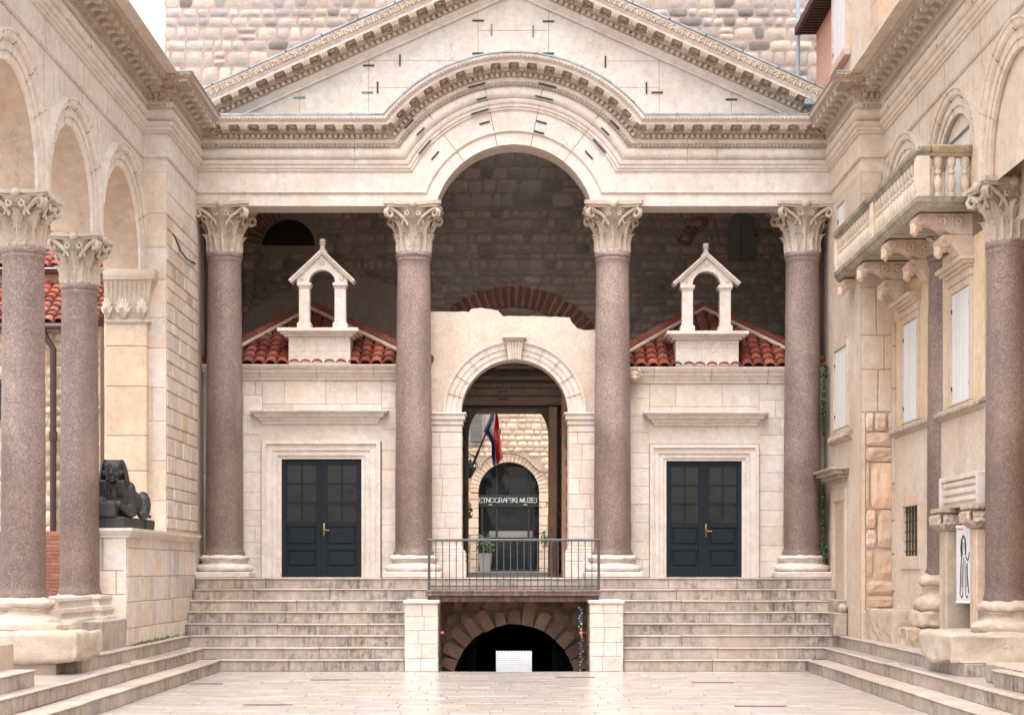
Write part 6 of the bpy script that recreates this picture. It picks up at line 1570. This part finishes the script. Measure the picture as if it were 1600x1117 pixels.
for y in (21.5, 23.2, 24.85, 26.3):
    mb = MB()
    for (x0, z0, z1) in ((5.08, BZ - .26, BZ), (5.38, BZ - .54, BZ - .265)):
        n = 10; xs_ = [x0 + (XW - x0) * i / n for i in range(n + 1)]
        bot = lambda t: z0 + (z1 - z0) * (.55 - .55 * (lambda q: q * q * (3 - 2 * q))(min(1, max(0, (t - .25) / .40))))
        poly = [Vector((x, y - .15, z1)) for x in xs_] + [Vector((x, y - .15, bot((x - x0) / (XW - x0)))) for x in reversed(xs_)]
        mb.prism(poly, Vector((0, .30, 0)), jt(.05)); h = z1 - z0
        mb.tube([(x0 + .02, y - .165, z1 - h * .30), (x0 + .02, y + .165, z1 - h * .30)], h * .26, 14); mb.tube([(x0 + .02, y - .172, z1 - h * .30), (x0 + .02, y + .172, z1 - h * .30)], h * .12, 10, (.8, .78, .75)); mb.tube([(x0 + .03, y - .02, z1 - h * .5), (x0 - .02, y - .02, z1 - h * .62), (x0 - .03, y - .02, z1 - h * .85), (x0 - .0, y - .02, z1 - h * .98)], [.075, .07, .055, .03], 8, (1.12, 1.1, 1.06))
        for k in (0, 1):
            cx_ = x0 + .30 + .20 * k
            if cx_ < XW - .09:
                mb.box(cx_ - .085, cx_ + .085, y - .158, y - .15, z1 - h * .68, z1 - h * .06, (1.03, 1.02, 1)); mb.box(cx_ - .07, cx_ + .07, y - .160, y - .156, z1 - h * .62, z1 - h * .12, (.8, .77, .74))
                for q in range(6): a = pi * q / 3; mb.ball((cx_ + .035 * cos(a), y - .165, z1 - h * .37 + .035 * sin(a)), .024, 6, 5, (1, .5, 1))
    mb.build('bracket', M['carved2'] if 'carved2' in M else M['warm'], bc)

# ---------------- house above the right cornice
R = random.Random(161)
uh = thing('upper_house', 'cream and orange house front above the right cornice with a white shutter', 'house', (6, 27, 9))
XU = 5.62; z0 = ZS + 1.40
mb = MB(); mb.box(XU, 9, 26.6, 29.8, z0, 14.0); mb.box(5.80, 9, 15, 26.6, z0, 14.0, (1.05, 1.04, 1.03)); mb.build('wall', M['warm2'], uh)
mb = MB(); mb.box(XU - .006, 9, 29.8, 31.6, z0, 11.6); mb.build('orange_wall', M['orange'], uh)
mb = MB(); mb.box(XU - .05, 6.0, 26.0, 26.6, z0, 14, (1, .93, .84), .01)
for k in range(9): mb.box(XU - .055, XU - .04, 26.0, 26.6, z0 + .45 * k, z0 + .45 * k + .44, jt(.08, (1, .92, .82)), .006)
mb.build('quoin', M['warm'], uh)
window_unit('window', Vector((XU - .05, 28.5, 10.3)), Y, WW, 1.15, 3.4, .09, False, uh, True)
mb = MB(); mb.box(5.34, 9, 29.6, 31.75, 11.62, 11.75)
for i in range(14): mb.box(5.30, 5.7, 29.65 + .15 * i, 29.72 + .15 * i, 11.52, 11.62, (.8, .8, .8))
mb.box(5.24, 5.36, 29.6, 31.8, 11.55, 11.68, (1.2, 1.1, 1.1)); mb.build('eave', M['eave'], uh)
mb = MB(); x = (1247 - 803) * 31.9 / F; mb.tube([(x, 31.9, 9), (x, 31.9, 14)], .04, 8); 
for i in range(9): mb.box(x + .04 + .03 * i, x + .06 + .03 * i, 31.6, 31.9, 11.72 - .08, 11.72)
mb.box(x, x + .32, 31.9, 31.93, 11.68, 11.72)
tag(mb.build('drainpipe', M['greypipe']), 'pale blue grey drainpipe on the tower wall beside the orange house', 'pipe')
mb = MB(); 
tile_face(mb, (4.6, 29.0, 9.2), (5.6, 29.0, 9.2), ((4.6, 29.5, 9.3), (5.6, 29.5, 9.3)), 6) if False else None
bmn = MB()
for i in range(7): bmn.box(4.75 + .14 * i, 4.89 + .14 * i, 28.0 - .2, 28.9, ZS + 1.46 + .04 * abs(i - 3) , ZS + 1.52 + .05 * abs(i - 3), jt(.1))
tag(bmn.build('lead_valley', M['lead'], jitter=.02), 'grey lead gutter where the right cornice meets the pediment', 'flashing')
# iron fence scrap beside orange house and ivy on the far right column corner
R = random.Random(171)
for (a, nm) in ((((1288, 580, .07, .16), (1287, 640, .035, .5)), 'upper clump of green ivy behind the far right porch column'), (((1286, 790, .035, .45), (1288, 860, .05, .22)), 'thin middle strand of ivy beside the far right column base'), (((1292, 912, .10, .14),), 'small leafy weed on the step at the far right column')):
    mb = MB()
    for (px, py, w, h) in a: p = P(px, py, 28.25); leaves(mb, (p.x, p.y, p.z), (w, .10, h), int(260 * h / .35), .03, R, (.35, 1.1))
    tag(mb.build('ivy', M['leaf']), nm, 'plant', 'ivy in the right corner')
mb = MB()
for i in range(110):
    y = R.uniform(23.3, 26.5); q = (-XPD + R.uniform(.0, .05), y, 3 * RS + R.uniform(0, .03)); leaves(mb, q, (.02, .05, .015), 3, .018, R)
tag(mb.build('weeds', M['leaf']), kind='stuff')
# cable on the left pier
mb = MB(); mb.tube([P(270, 365, 25.7), P(274, 372, 25.72), P(282, 392, 26.2), P(292, 405, 26.9), P(305, 412, 28.0)], .014, 6)
tag(mb.build('wall_cable', M['cable']), 'thin dark cable sagging across the left pier', 'cable')
